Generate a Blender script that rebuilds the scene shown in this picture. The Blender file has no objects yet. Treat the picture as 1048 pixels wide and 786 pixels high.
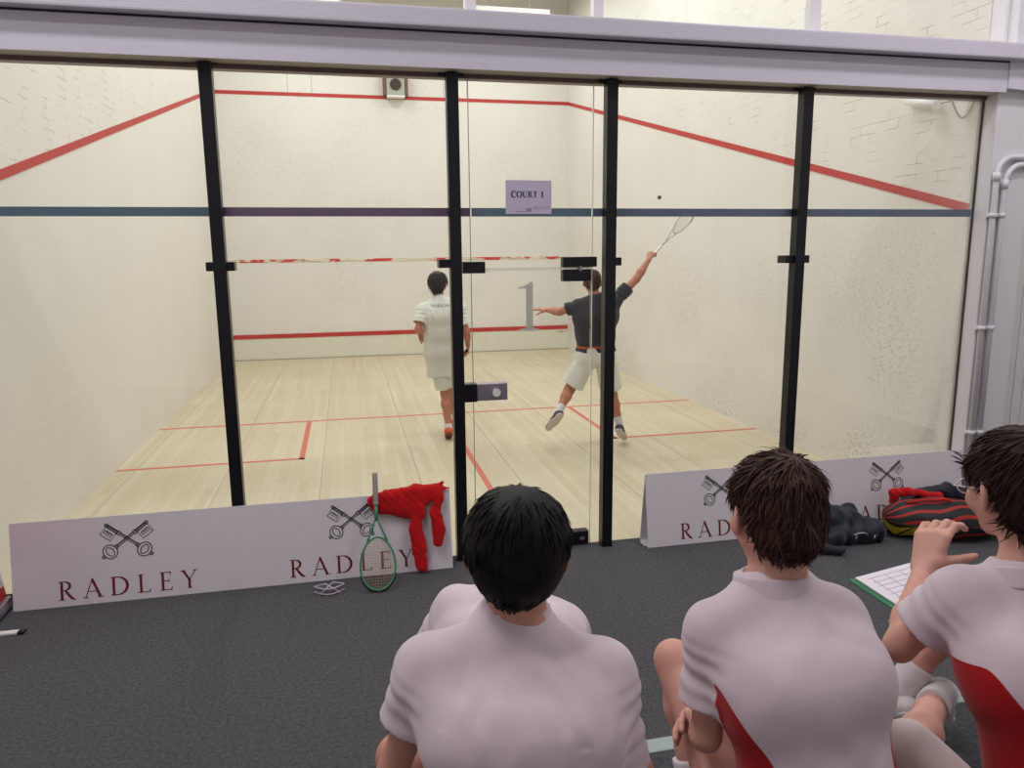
import bpy, bmesh, math, random
import numpy as np
from mathutils import Vector, Matrix
SC = bpy.context.scene
COL = SC.collection
PI = math.pi

V3 = lambda *a: np.array(a, float)

# ------------------------------------------------------------------ tagging
def tag(o, label=None, cat=None, group=None, kind=None):
    if label: o['label'] = label
    if cat: o['category'] = cat
    if group: o['group'] = group
    if kind: o['kind'] = kind
    return o

def thing(name, label, cat, loc=(0, 0, 0), group=None):
    o = bpy.data.objects.new(name, None)
    o.empty_display_size = .1
    COL.objects.link(o); o.location = loc
    return tag(o, label, cat, group)

def world_of(o):
    if o.parent: return world_of(o.parent) @ o.matrix_parent_inverse @ o.matrix_basis
    return o.matrix_basis.copy()

def link_mesh(name, me, mat, parent=None, smooth=False):
    """geometry is given in world coordinates; a parented mesh keeps them"""
    o = bpy.data.objects.new(name, me); COL.objects.link(o)
    for m in (mat if isinstance(mat, (list, tuple)) else [mat]):
        me.materials.append(m)
    if smooth:
        me.polygons.foreach_set('use_smooth', [True] * len(me.polygons))
    if parent:
        o.parent = parent
        o.matrix_parent_inverse = world_of(parent).inverted()
    return o

class MB:
    """collects boxes, tubes, lathes and polygons into one mesh"""
    def __init__(s): s.bm = bmesh.new()
    def box(s, lo, hi, bevel=0, mi=0):
        lo = Vector(lo); hi = Vector(hi)
        r = bmesh.ops.create_cube(s.bm, size=1)
        vs = r['verts']
        for v in vs:
            v.co = Vector([(lo[i] + hi[i]) / 2 + v.co[i] * (hi[i] - lo[i]) for i in range(3)])
        fs = set(f for v in vs for f in v.link_faces)
        for f in fs: f.material_index = mi
        if bevel:
            es = list(set(e for v in vs for e in v.link_edges))
            bmesh.ops.bevel(s.bm, geom=es, offset=bevel, segments=2, affect='EDGES', profile=.6)
        return s
    def obox(s, c, ax, ay, az, h, bevel=0):
        """oriented box: centre, three unit axes, half sizes"""
        r = bmesh.ops.create_cube(s.bm, size=2)
        ax, ay, az = Vector(ax), Vector(ay), Vector(az); c = Vector(c)
        for v in r['verts']:
            q = v.co.copy(); v.co = c + ax * q.x * h[0] + ay * q.y * h[1] + az * q.z * h[2]
        if bevel:
            es = list(set(e for v in r['verts'] for e in v.link_edges))
            bmesh.ops.bevel(s.bm, geom=es, offset=bevel, segments=2, affect='EDGES', profile=.6)
        return s
    def tube(s, pts, r, n=8, closed=False, mi=0, flat=1.0):
        pts = [Vector(p) for p in pts]; N = len(pts)
        rs = r if isinstance(r, (list, tuple)) else [r] * N
        rings = []; prev = None
        for i, p in enumerate(pts):
            a = pts[(i - 1) % N] if (closed or i > 0) else p
            b = pts[(i + 1) % N] if (closed or i < N - 1) else p
            t = (b - a).normalized()
            if prev is None:
                up = Vector((0, 0, 1)) if abs(t.z) < .9 else Vector((1, 0, 0))
                u = t.cross(up).normalized()
            else:
                u = (prev - t * prev.dot(t)).normalized()
            prev = u; w = t.cross(u)
            rings.append([s.bm.verts.new(p + u * math.cos(2 * PI * k / n) * rs[i] + w * math.sin(2 * PI * k / n) * rs[i] * flat) for k in range(n)])
        for i in range(N if closed else N - 1):
            A, B = rings[i], rings[(i + 1) % N]
            for k in range(n):
                f = s.bm.faces.new((A[k], A[(k + 1) % n], B[(k + 1) % n], B[k])); f.smooth = True; f.material_index = mi
        if not closed:
            for R_, rev in ((rings[0], True), (rings[-1], False)):
                try:
                    f = s.bm.faces.new(R_[::-1] if rev else R_); f.material_index = mi
                except ValueError: pass
        return s
    def disc(s, c, nrm, r, h, n=32):
        c = Vector(c); nrm = Vector(nrm).normalized()
        return s.tube([c, c + nrm * h], r, n)
    def prism(s, poly, origin, ux, uy, th):
        """2-D polygon extruded by th along ux x uy"""
        o = Vector(origin); ux = Vector(ux); uy = Vector(uy); nz = ux.cross(uy).normalized()
        A = [s.bm.verts.new(o + ux * x + uy * y) for x, y in poly]
        B = [s.bm.verts.new(o + ux * x + uy * y + nz * th) for x, y in poly]
        n = len(poly)
        try: s.bm.faces.new(B); s.bm.faces.new(A[::-1])
        except ValueError: pass
        for i in range(n):
            try: s.bm.faces.new((A[i], A[(i + 1) % n], B[(i + 1) % n], B[i]))
            except ValueError: pass
        return s
    def build(s, name, mat, parent=None, smooth=False, recalc=True):
        if recalc: bmesh.ops.recalc_face_normals(s.bm, faces=s.bm.faces)
        me = bpy.data.meshes.new(name); s.bm.to_mesh(me); s.bm.free()
        return link_mesh(name, me, mat, parent, smooth)

def struct(o, label=None):
    o['kind'] = 'structure'
    if label: o['label'] = label
    return o

# ------------------------------------------------------------------ materials
def srgb(r, g, b):
    f = lambda c: (c / 12.92 if c <= .04045 else ((c + .055) / 1.055) ** 2.4)
    return (f(r / 255), f(g / 255), f(b / 255), 1)

class NT:
    def __init__(s, name):
        s.m = bpy.data.materials.new(name); s.m.use_nodes = True
        s.t = s.m.node_tree; s.n = s.t.nodes; s.l = s.t.links
        s.b = s.n['Principled BSDF']
    def node(s, typ, **kw):
        nd = s.n.new(typ)
        for k, v in kw.items():
            if k in nd.inputs: s.set(nd.inputs[k], v)
            else: setattr(nd, k, v)
        return nd
    def set(s, inp, v):
        if isinstance(v, bpy.types.NodeSocket): s.l.new(v, inp)
        else: inp.default_value = v
    def coords(s, scale=(1, 1, 1), rot=(0, 0, 0), loc=(0, 0, 0)):
        tc = s.node('ShaderNodeTexCoord'); mp = s.node('ShaderNodeMapping')
        mp.inputs['Scale'].default_value = scale; mp.inputs['Rotation'].default_value = rot; mp.inputs['Location'].default_value = loc
        s.l.new(tc.outputs['Object'], mp.inputs['Vector']); return mp.outputs[0]
    def noise(s, vec, scale, detail=4, rough=.5):
        nd = s.node('ShaderNodeTexNoise'); s.l.new(vec, nd.inputs['Vector'])
        nd.inputs['Scale'].default_value = scale; nd.inputs['Detail'].default_value = detail; nd.inputs['Roughness'].default_value = rough
        return nd.outputs['Fac']
    def ramp(s, fac, stops):
        nd = s.node('ShaderNodeValToRGB'); s.l.new(fac, nd.inputs[0])
        cr = nd.color_ramp
        while len(cr.elements) < len(stops): cr.elements.new(.5)
        for e, (p, c) in zip(cr.elements, stops):
            e.position = p; e.color = c if len(c) == 4 else (*c, 1)
        return nd.outputs[0]
    def mix(s, fac, a, b, mode='MIX'):
        nd = s.node('ShaderNodeMix', data_type='RGBA', blend_type=mode)
        s.set(nd.inputs[0], fac); s.set(nd.inputs[6], a); s.set(nd.inputs[7], b)
        return nd.outputs[2]
    def math(s, op, a, b=0.0, c=0.0):
        nd = s.node('ShaderNodeMath', operation=op)
        s.set(nd.inputs[0], a); s.set(nd.inputs[1], b); s.set(nd.inputs[2], c)
        return nd.outputs[0]
    def bump(s, h, strength=.3, dist=.01):
        nd = s.node('ShaderNodeBump'); s.l.new(h, nd.inputs['Height'])
        nd.inputs['Strength'].default_value = strength; nd.inputs['Distance'].default_value = dist
        s.l.new(nd.outputs[0], s.b.inputs['Normal'])
    def base(s, v): s.set(s.b.inputs['Base Color'], v)
    def p(s, **kw):
        for k, v in kw.items(): s.set(s.b.inputs[k.replace('_', ' ')], v)
        return s

def simple(name, col, rough=.6, metal=0, var=.06, nscale=40, bump=0, spec=.5, bdist=.002):
    t = NT(name); vec = t.coords(); n = t.noise(vec, nscale)
    c2 = tuple(c * (1 - var * 2) for c in col[:3]) + (1,)
    t.base(t.mix(n, col, c2)); t.p(Roughness=rough, Metallic=metal)
    t.b.inputs['Specular IOR Level'].default_value = spec
    if bump: t.bump(n, bump, bdist)
    return t.m

# ------------------------------------------------------------------ signed distance modelling
def cone(a, b, r1, r2=None):
    a = np.array(a, float); b = np.array(b, float); r2 = r1 if r2 is None else r2
    ab = b - a; L = float(ab @ ab) + 1e-12
    def f(p):
        t = np.clip((p - a) @ ab / L, 0, 1)
        return np.linalg.norm(p - a - t[:, None] * ab, axis=1) - (r1 + (r2 - r1) * t)
    return f
def ball(c, r):
    c = np.array(c, float)
    return lambda p: np.linalg.norm(p - c, axis=1) - r
def ell(c, rad, M=None):
    """M: rows are the local axes in world"""
    c = np.array(c, float); rad = np.array(rad, float); M = np.eye(3) if M is None else np.array(M)
    def f(p):
        q = (p - c) @ M.T
        k0 = np.linalg.norm(q / rad, axis=1); k1 = np.linalg.norm(q / rad ** 2, axis=1) + 1e-9
        return k0 * (k0 - 1) / k1
    return f
def rbox(c, half, r, M=None):
    c = np.array(c, float); half = np.array(half, float) - r; M = np.eye(3) if M is None else np.array(M)
    def f(p):
        q = np.abs((p - c) @ M.T) - half
        return np.linalg.norm(np.maximum(q, 0), axis=1) + np.minimum(q.max(axis=1), 0) - r
    return f
def plane(pt, n):
    """negative behind the plane (against n)"""
    pt = np.array(pt, float); n = np.array(n, float); n = n / np.linalg.norm(n)
    return lambda p: (p - pt) @ n
def inter(*fs): return lambda p: np.maximum.reduce([f(p) for f in fs])
def neg(f): return lambda p: -f(p)
def smin(a, b, k):
    if k <= 0: return np.minimum(a, b)
    h = np.maximum(k - np.abs(a - b), 0) / k
    return np.minimum(a, b) - h * h * k * .25
def U(f, k=.02): return (f, 'u', k)
def S(f, k=.01): return (f, 's', k)
def I(f, k=.0): return (f, 'i', k)
def evalops(ops, p):
    d = np.full(len(p), 1e3)
    for f, m, k in ops:
        if m == 'u': d = smin(d, f(p), k)
        elif m == 's': d = -smin(-d, f(p), k)
        else: d = -smin(-d, -f(p), k)
    return d
def wr(seed, freq, amp, stretch=(1, 1, 1)):
    """folds and wrinkles: a sum of warped waves"""
    rg = np.random.RandomState(seed); st = np.array(stretch, float)
    K = rg.normal(size=(7, 3)); K /= np.linalg.norm(K, axis=1)[:, None]; K *= (freq * rg.uniform(.6, 1.8, 7))[:, None]
    ph = rg.uniform(0, 6.28, 7)
    def f(p):
        q = p * st
        w = np.sin(q @ (K[0] * .5) + ph[0]) * 1.3; w2 = np.sin(q @ (K[1] * .5) + ph[1]) * 1.3
        s = np.zeros(len(p))
        for i in range(2, 7): s += np.sin(q @ K[i] + ph[i] + w + w2 * .7)
        return amp * s / 2.5
    return f

def sdf_mesh(name, ops, lo, hi, h, disp=None, dmax=.01):
    lo = np.array(lo, float); hi = np.array(hi, float); B = 10
    nb = np.ceil((hi - lo) / h / B).astype(int) + 1
    n = nb * B; V = np.empty(tuple(n), np.float32)
    bc = (np.stack(np.meshgrid(*[np.arange(k) for k in nb], indexing='ij'), -1).reshape(-1, 3))
    cen = lo + (bc * B + (B - 1) / 2) * h
    r = (B - 1) / 2 * h * 1.7321
    vals = [f(cen) for f, m, k in ops]
    dc = evalops(ops, cen)
    addmin = np.minimum.reduce([v for v, (f, m, k) in zip(vals, ops) if m == 'u'])
    act = np.abs(dc) < 1.6 * r + dmax + .012
    V4 = V.reshape(nb[0], B, nb[1], B, nb[2], B)
    sgn = np.where(dc > 0, 1., -1.).reshape(tuple(nb))
    V4[:] = sgn[:, None, :, None, :, None]
    g = np.stack(np.meshgrid(*[np.arange(B)] * 3, indexing='ij'), -1).reshape(-1, 3) * h
    for bi in np.nonzero(act)[0]:
        p = lo + bc[bi] * B * h + g
        sub = []
        for (f, m, k), v in zip(ops, vals):
            if m == 'u' and v[bi] - r > addmin[bi] + r * 1.4 + k + .01: continue
            if m == 's' and v[bi] > 3 * r + k + .02: continue
            sub.append((f, m, k))
        d = evalops(sub, p)
        if disp is not None: d = d + disp(p)
        i, j, k_ = bc[bi]; V4[i, :, j, :, k_, :] = d.reshape(B, B, B)
    # surface nets
    neg_ = V < 0
    c = neg_[:-1, :-1, :-1].astype(np.uint8)
    tot = np.zeros_like(c)
    for dx in (0, 1):
        for dy in (0, 1):
            for dz in (0, 1):
                tot += neg_[dx:n[0] - 1 + dx, dy:n[1] - 1 + dy, dz:n[2] - 1 + dz]
    cells = np.argwhere((tot > 0) & (tot < 8))
    idx = np.full(c.shape, -1, np.int32); idx[tuple(cells.T)] = np.arange(len(cells))
    acc = np.zeros((len(cells), 3)); cnt = np.zeros(len(cells))
    corners = [(a, b, e) for a in (0, 1) for b in (0, 1) for e in (0, 1)]
    for ca in corners:
        for ax in range(3):
            if ca[ax]: continue
            cb = list(ca); cb[ax] = 1
            va = V[tuple((cells + ca).T)].astype(float); vb = V[tuple((cells + cb).T)].astype(float)
            m = (va < 0) != (vb < 0)
            t = np.clip(va / np.where(va == vb, 1, va - vb), 0, 1)
            q = np.tile(np.array(ca, float), (len(cells), 1)); q[:, ax] += t
            acc[m] += q[m]; cnt[m] += 1
    verts = lo + (cells + acc / cnt[:, None]) * h
    quads = []
    for ax in range(3):
        a1, a2 = (ax + 1) % 3, (ax + 2) % 3
        sl0 = [slice(0, n[i] - 1) for i in range(3)]; sl1 = list(sl0); sl1[ax] = slice(1, n[ax])
        A = neg_[tuple(sl0)]; Bv = neg_[tuple(sl1)]
        e = np.argwhere(A != Bv); e = e[(e[:, a1] > 0) & (e[:, a2] > 0)]
        s = A[tuple(e.T)]
        def nb_(d1, d2):
            q = e.copy(); q[:, a1] -= d1; q[:, a2] -= d2; return idx[tuple(q.T)]
        Q = np.stack([nb_(1, 1), nb_(0, 1), nb_(0, 0), nb_(1, 0)], 1)
        Q[~s] = Q[~s][:, ::-1]; quads.append(Q)
    Q = np.concatenate(quads); Q = Q[(Q >= 0).all(1)]
    me = bpy.data.meshes.new(name)
    me.vertices.add(len(verts)); me.vertices.foreach_set('co', verts.ravel())
    me.loops.add(len(Q) * 4); me.loops.foreach_set('vertex_index', Q.ravel().astype(np.int32))
    me.polygons.add(len(Q)); me.polygons.foreach_set('loop_start', np.arange(len(Q), dtype=np.int32) * 4)
    me.update(calc_edges=True); me.validate()
    return me, verts

def sdf_obj(name, ops, lo, hi, h, mat, parent=None, disp=None, attr=None):
    me, v = sdf_mesh(name, ops, lo, hi, h, disp)
    if attr is not None:
        for an, fn in attr.items():
            a = me.attributes.new(an, 'FLOAT', 'POINT'); a.data.foreach_set('value', fn(v).astype(np.float32))
    return link_mesh(name, me, mat, parent, True)

def bbox(pts, pad):
    p = np.array(pts, float); return p.min(0) - pad, p.max(0) + pad
def unit(v): v = np.array(v, float); return v / np.linalg.norm(v)

CAM_R, CAM_U, CAM_F = (0.976, -0.2176, -0.0096), (0.0473, 0.1686, 0.9845), (0.2126, 0.9614, -0.1749)
CAM_C = (2.1072, -4.4937, 1.9214); FOCAL = 760.7
COURT_W = 57.0

# ================================================================== the room
W, L = 6.4, 9.75
ZT = 7.4                     # ceiling

def wall_paint(name, axis, out0, out1, marks, seed):
    """cream court plaster below the sloping out line, painted brick above it"""
    t = NT(name)
    vec = t.coords()
    sep = t.node('ShaderNodeSeparateXYZ'); t.l.new(vec, sep.inputs[0])
    x, y, z = sep.outputs
    run = y if axis == 'x' else x
    # brick pattern in the wall plane
    cmb = t.node('ShaderNodeCombineXYZ'); t.l.new(run, cmb.inputs[0]); t.l.new(z, cmb.inputs[1])
    br = t.node('ShaderNodeTexBrick'); t.l.new(cmb.outputs[0], br.inputs['Vector'])
    br.inputs['Scale'].default_value = 1; br.inputs['Brick Width'].default_value = .225
    br.inputs['Row Height'].default_value = .075; br.inputs['Mortar Size'].default_value = .006
    br.inputs['Mortar Smooth'].default_value = .6
    n1 = t.noise(vec, 1.3, 3); n2 = t.noise(vec, 5, 5); n3 = t.noise(vec, 38, 6, .75)
    col = t.mix(n1, srgb(232, 229, 224), srgb(226, 221, 213))
    # ball marks: small grey specks, dense where the marks blotch is strong
    v = t.node('ShaderNodeTexVoronoi'); t.l.new(vec, v.inputs['Vector']); v.inputs['Scale'].default_value = 16
    st = t.coords(scale=(1, 3.0, 9) if axis == 'x' else (3, 1, 9))
    ns = t.noise(st, 9, 4, .7)
    dots = t.math('LESS_THAN', v.outputs['Distance'], .16)
    nd = t.math('GREATER_THAN', t.noise(vec, 3.1, 3), .53)
    speck = t.math('MULTIPLY', dots, nd)
    scr = t.ramp(n3, [(.505, (0, 0, 0)), (.60, (1, 1, 1))])
    blot = t.ramp(t.noise(vec, .8, 2), [(.40, (0, 0, 0)), (.62, (.7, .7, .7))])
    m = t.math('MULTIPLY', scr, blot)
    low = t.math('LESS_THAN', z, 2.3)
    if axis == 'x':
        m = t.math('MULTIPLY', m, t.ramp(t.math('MULTIPLY', z, .4), [(.0, (1, 1, 1)), (1.0, (.1, .1, .1))]))
    m = t.math('MULTIPLY', m, marks)
    s2 = t.math('MULTIPLY', t.math('MULTIPLY', speck, low), marks * .55)
    s2 = t.math('MULTIPLY', s2, t.ramp(ns, [(.45, (0, 0, 0)), (.6, (1, 1, 1))]))
    col = t.mix(t.math('MINIMUM', t.math('ADD', m, s2), .8), col, srgb(140, 136, 124))
    # out line mask: z above the sloping line
    lin = t.math('MULTIPLY_ADD', y if axis == 'x' else x, (out1 - out0) / (L if axis == 'x' else W), out0)
    above = t.math('GREATER_THAN', z, lin) if axis == 'x' else t.math('GREATER_THAN', z, 50)
    warp = t.math('MULTIPLY', br.outputs['Fac'], t.ramp(n2, [(.50, (0, 0, 0)), (.66, (1, 1, 1))]))
    bm_ = t.math('MULTIPLY', warp, above)
    col = t.mix(t.math('MULTIPLY', bm_, .35), col, srgb(150, 142, 122))
    t.base(col)
    h = t.math('ADD', t.math('MULTIPLY', bm_, -1.6), t.math('MULTIPLY', n3, .25))
    h = t.math('ADD', h, t.math('MULTIPLY', t.math('MULTIPLY', n2, above), 1.2))
    t.bump(h, .6, .005)
    t.p(Roughness=.55)
    return t.m

M = {}
M['wall_l'] = wall_paint('court_wall_left_paint', 'x', 2.2, 4.75, .35, 1)
M['wall_r'] = wall_paint('court_wall_right_paint', 'x', 2.2, 4.75, 1.0, 2)
M['wall_f'] = wall_paint('court_wall_front_paint', 'y', 9, 9, .30, 3)

def floor_mat():
    t = NT('maple_court_floor')
    vec = t.coords(rot=(0, 0, PI / 2))
    br = t.node('ShaderNodeTexBrick'); t.l.new(vec, br.inputs['Vector'])
    br.inputs['Scale'].default_value = 1; br.inputs['Brick Width'].default_value = 1.9; br.inputs['Row Height'].default_value = .0635
    br.inputs['Mortar Size'].default_value = .0007; br.offset = .37; br.offset_frequency = 3
    br.inputs['Color1'].default_value = srgb(219, 208, 184); br.inputs['Color2'].default_value = srgb(208, 194, 166)
    br.inputs['Mortar'].default_value = srgb(170, 148, 112); br.inputs['Bias'].default_value = 0
    g = t.noise(t.coords(scale=(14, .9, 1)), 5, 5, .6)
    col = t.mix(t.math('MULTIPLY', g, .35), br.outputs['Color'], srgb(188, 170, 136))
    b = t.ramp(t.noise(t.coords(), .8, 3), [(.4, (.93, .93, .93)), (.65, (1, 1, 1))])
    col = t.mix(1.0, col, b, 'MULTIPLY')
    # a few wide joints between laid sections
    tc = t.coords(); sep = t.node('ShaderNodeSeparateXYZ'); t.l.new(tc, sep.inputs[0])
    w = t.math('ABSOLUTE', t.math('SUBTRACT', t.math('FRACT', t.math('MULTIPLY_ADD', sep.outputs[0], 1 / .83, .3)), .5))
    ln = t.math('LESS_THAN', w, .0045)
    col = t.mix(t.math('MULTIPLY', ln, .55), col, srgb(95, 80, 60))
    # black rubber scuffs
    sc = t.ramp(t.noise(t.coords(scale=(1, .6, 1)), 2.6, 6, .75), [(.66, (0, 0, 0)), (.8, (1, 1, 1))])
    col = t.mix(t.math('MULTIPLY', sc, .35), col, srgb(120, 110, 92))
    t.base(col); t.p(Roughness=.5)
    t.bump(br.outputs['Fac'], .15, .001)
    return t.m
M['floor'] = floor_mat()

def carpet_mat(name, a, b):
    t = NT(name); vec = t.coords()
    n = t.noise(vec, 260, 6, .8); n2 = t.noise(vec, 60, 4, .7)
    f = t.math('ADD', t.math('MULTIPLY', n, .6), t.math('MULTIPLY', n2, .4))
    t.base(t.ramp(f, [(.36, a), (.62, b)])); t.p(Roughness=1.0)
    t.b.inputs['Specular IOR Level'].default_value = .1
    t.bump(f, .9, .006)
    return t.m
M['carpet'] = carpet_mat('charcoal_cord_carpet', srgb(52, 52, 55), srgb(112, 111, 114))
M['white_gloss'] = simple('white_gloss_paint', srgb(232, 228, 232), .35, var=.02, nscale=6, bump=.05)
M['beam'] = simple('lilac_white_beam_paint', srgb(222, 216, 228), .3, var=.03, nscale=4, bump=.08)
M['fitting_white'] = simple('fitting_white', srgb(240, 240, 235), .4, var=.01)
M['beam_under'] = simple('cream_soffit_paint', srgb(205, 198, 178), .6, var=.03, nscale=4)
M['brown_channel'] = simple('bronze_glass_channel', srgb(120, 100, 98), .35, .5, var=.1)
M['black_metal'] = simple('black_powder_coat', srgb(17, 16, 24), .35, var=.1, spec=.4)
M['hall_wall'] = simple('hall_wall_white', srgb(226, 222, 220), .7, var=.03, nscale=3)
M['ceiling'] = simple('ceiling_white', srgb(222, 220, 212), .9, var=.02, nscale=3)
M['steel'] = simple('brushed_steel', srgb(168, 160, 172), .35, .7, var=.08, nscale=90)
M['red_line'] = simple('court_line_red', srgb(196, 52, 46), .55, var=.12, nscale=20)
M['floor_line'] = simple('floor_line_faded_red', srgb(214, 112, 92), .55, var=.1, nscale=45)

def worn_line():
    """service line paint, mostly scraped away; the scraped parts show the wall's cream"""
    t = NT('worn_red_service_line')
    n = t.noise(t.coords(scale=(1.1, 1, 3)), 2.4, 4, .75)
    mk = t.ramp(n, [(.505, (0, 0, 0)), (.515, (1, 1, 1))])
    n2 = t.noise(t.coords(scale=(.5, 1, 22)), 5, 3, .6)
    edge = t.ramp(n2, [(.54, (0, 0, 0)), (.57, (1, 1, 1))])
    col = t.mix(edge, srgb(228, 222, 202), srgb(150, 120, 90))
    t.base(t.mix(mk, col, srgb(200, 52, 46))); t.p(Roughness=.6)
    return t.m
M['worn'] = worn_line()

def glass_mat(name='toughened_glass', tint=(.985, .982, .978, 1)):
    t = NT(name); t.n.remove(t.b)
    tr = t.node('ShaderNodeBsdfTransparent'); tr.inputs[0].default_value = tint
    gl = t.node('ShaderNodeBsdfGlossy'); gl.inputs['Roughness'].default_value = .01
    gl.inputs[0].default_value = (1, 1, 1, 1)
    fr = t.node('ShaderNodeFresnel'); fr.inputs['IOR'].default_value = 1.45
    mx = t.node('ShaderNodeMixShader')
    t.l.new(t.math('MULTIPLY', fr.outputs[0], .5), mx.inputs[0]); t.l.new(tr.outputs[0], mx.inputs[1]); t.l.new(gl.outputs[0], mx.inputs[2])
    t.l.new(mx.outputs[0], t.n['Material Output'].inputs[0])
    return t.m
M['glass'] = glass_mat()
M['glass_edge'] = simple('glass_edge_grey', srgb(150, 150, 140), .3, var=.05)
M['glass_edge_light'] = simple('glass_edge_pale', srgb(236, 236, 226), .3, var=.05)
M['tape_grey'] = simple('court_tape_slate', srgb(100, 112, 130), .5, var=.08, nscale=15)
M['tape_teal'] = simple('court_tape_blue_grey', srgb(94, 116, 130), .5, var=.08, nscale=15)
M['tape_purple'] = simple('court_tape_plum', srgb(112, 92, 112), .5, var=.08, nscale=15)

# ---- shell
struct(MB().box((-.0, 0, -.12), (W, L, 0)).build('floor', M['floor']), 'pale maple strip floor of the squash court')
struct(MB().box((-1.6, -7.2, -.12), (8.2, 0, 0)).build('floor_hall', M['carpet']), 'charcoal carpet of the viewing area')
struct(MB().box((-.3, 0, 0), (0, L + .3, ZT)).build('wall_left', M['wall_l']), 'cream left wall of the court, brick above the out line')
struct(MB().box((W, 0, 0), (W + .3, L + .3, ZT)).build('wall_right', M['wall_r']), 'scuffed cream right wall of the court, brick above the out line')
fw_ = MB(); fw_.box((0, L, 0), (W, L + .3, ZT))
front = struct(fw_.build('wall_front', M['wall_f']), 'cream front wall of the court')
struct(MB().box((-1.9, -7.5, ZT), (8.5, L + .3, ZT + .2)).build('ceiling', M['ceiling']))
# hall walls: side walls and the back wall behind the benches
struct(MB().box((8.2, -7.2, 0), (8.4, -.0, ZT)).build('wall_hall_right', M['hall_wall']))
struct(MB().box((-1.8, -7.2, 0), (-1.6, .0, ZT)).build('wall_hall_left', M['hall_wall']))
struct(MB().box((-1.8, -7.4, 0), (8.4, -7.2, ZT)).build('wall_hall_back', M['hall_wall']))
# pier left of the court (out of frame) and the white pier at the right with the wall beside it
struct(MB().box((-1.6, -.10, 0), (0, .0, ZT)).build('wall_pier_left', M['hall_wall']))
struct(MB().box((6.408, -.12, 0), (6.73, .0, ZT), .004).build('wall_pier_right', M['white_gloss']), 'white painted pier at the right end of the glass')
struct(MB().box((6.73, -.06, 0), (8.2, .0, ZT)).build('wall_hall_front', M['hall_wall']))

# tongue and groove panelling right of the pier
mb = MB()
for i in range(12):
    x0 = 6.74 + i * .085
    mb.box((x0, -.085, 0), (x0 + .079, -.06, 2.06), .004)
mb.box((6.735, -.095, 2.06), (7.78, -.06, 2.09), .004)
mb.box((6.735, -.066, 0), (7.78, -.060, 2.06))
struct(mb.build('trim_1', M['hall_wall']), 'white tongue and groove panelling right of the pier')

# beam over the glass: face, soffit, channel, projecting rail
mb = MB(); mb.box((-1.6, -.17, 2.925), (6.42, -.165, 3.13), .002)
struct(mb.build('trim_2', M['beam']), 'lilac white beam face over the glass wall')
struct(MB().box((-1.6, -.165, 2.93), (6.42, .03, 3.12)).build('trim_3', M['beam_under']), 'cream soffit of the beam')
struct(MB().box((0, -.035, 2.905), (6.40, .03, 2.93)).build('trim_4', M['brown_channel']), 'bronze channel holding the glass')
mb = MB(); mb.box((-1.6, -.25, 3.118), (6.78, .06, 3.215), .008)
for k in range(6): mb.box((-1.6, -.2508, 3.128 + k * .013), (6.78, -.249, 3.137 + k * .013))
struct(mb.build('trim_5', M['beam']), 'projecting lilac rail on top of the beam')
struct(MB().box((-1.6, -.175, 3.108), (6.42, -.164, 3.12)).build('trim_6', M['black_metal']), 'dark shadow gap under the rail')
# haunch where beam and rail meet the pier
mb = MB(); mb.prism([(0, 2.95), (.33, 2.93), (.33, 3.22), (0, 3.22)], (6.42, -.12, 0), (1, 0, 0), (0, 0, 1), .06)
struct(mb.build('trim_7', M['beam']), 'white painted bearing block where the beam meets the pier')
struct(MB().box((6.60, -.20, 3.045), (6.9, -.12, 3.075), .004).build('trim_8', M['black_metal']), 'short black steel flange at the top right')
# posts of the upper opening
for i, (x0, x1) in enumerate([(2.845, 2.905), (3.61, 3.67), (5.04, 5.11)]):
    struct(MB().box((x0, -.03, 3.2), (x1, .04, ZT), .005).build('trim_%d' % (9 + i), M['white_gloss']), 'white upright of the opening above the beam')
struct(MB().box((6.43, -.2, 3.2), (6.50, -.12, ZT), .005).build('trim_12', M['white_gloss']), 'white upright at the right end of the opening')

# ---- court lines
def slab(name, lo, hi, mat, label=None):
    return struct(MB().box(lo, hi).build(name, mat), label)
slab('trim_13', (0, L - .006, 4.655), (W, L, 4.715), M['red_line'], 'red out line across the front wall')
slab('trim_14', (0, L - .005, 1.775), (W, L, 1.83), M['worn'], 'worn red service line across the front wall')
tin = slab('trim_15', (0.0, L - .022, 0.02), (W, L, .40), simple('tin_cream', srgb(226, 224, 208), .5, var=.03), 'cream tin board at the foot of the front wall')
slab('trim_16', (0, L - .03, .40), (W, L, .475), M['red_line'], 'red strip along the top of the tin')
for nm, X0, lbl in (('trim_17', .0, 'red sloping out line on the left wall'), ('trim_18', W - .006, 'red sloping out line on the right wall')):
    mb = MB()
    mb.prism([(0.03, 2.16), (L, 4.655), (L, 4.715), (.03, 2.225)], (X0, 0, 0), (0, 1, 0), (0, 0, 1), .006)
    struct(mb.build(nm, M['red_line']), lbl)
SL = 4.285
slab('trim_19', (0, SL - .025, 0), (W, SL + .025, .0015), M['floor_line'], 'red short line across the court floor')
slab('trim_20', (3.175, 0.02, 0), (3.225, SL, .0015), M['floor_line'], 'red half court line')
for i, (xa, xb, xs) in enumerate(((0, 1.65, 1.6), (4.75, W, 4.75))):
    mb = MB(); mb.box((xa, 2.61, 0), (xb, 2.66, .0014)); mb.box((xs, 2.61, 0), (xs + .05, SL, .0014))
    struct(mb.build('trim_%d' % (21 + i), M['floor_line']), 'red service box lines on the ' + ('left' if i == 0 else 'right'))
# fine joints in the plaster above the out line, front wall
mb = MB()
for x in (1.28, 1.69, 4.02, 4.45): mb.box((x, L - .003, 4.72), (x + .008, L, 5.4))
struct(mb.build('trim_23', simple('joint_grey', srgb(170, 168, 150), .8)), 'hairline joints in the plaster above the out line')
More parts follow.
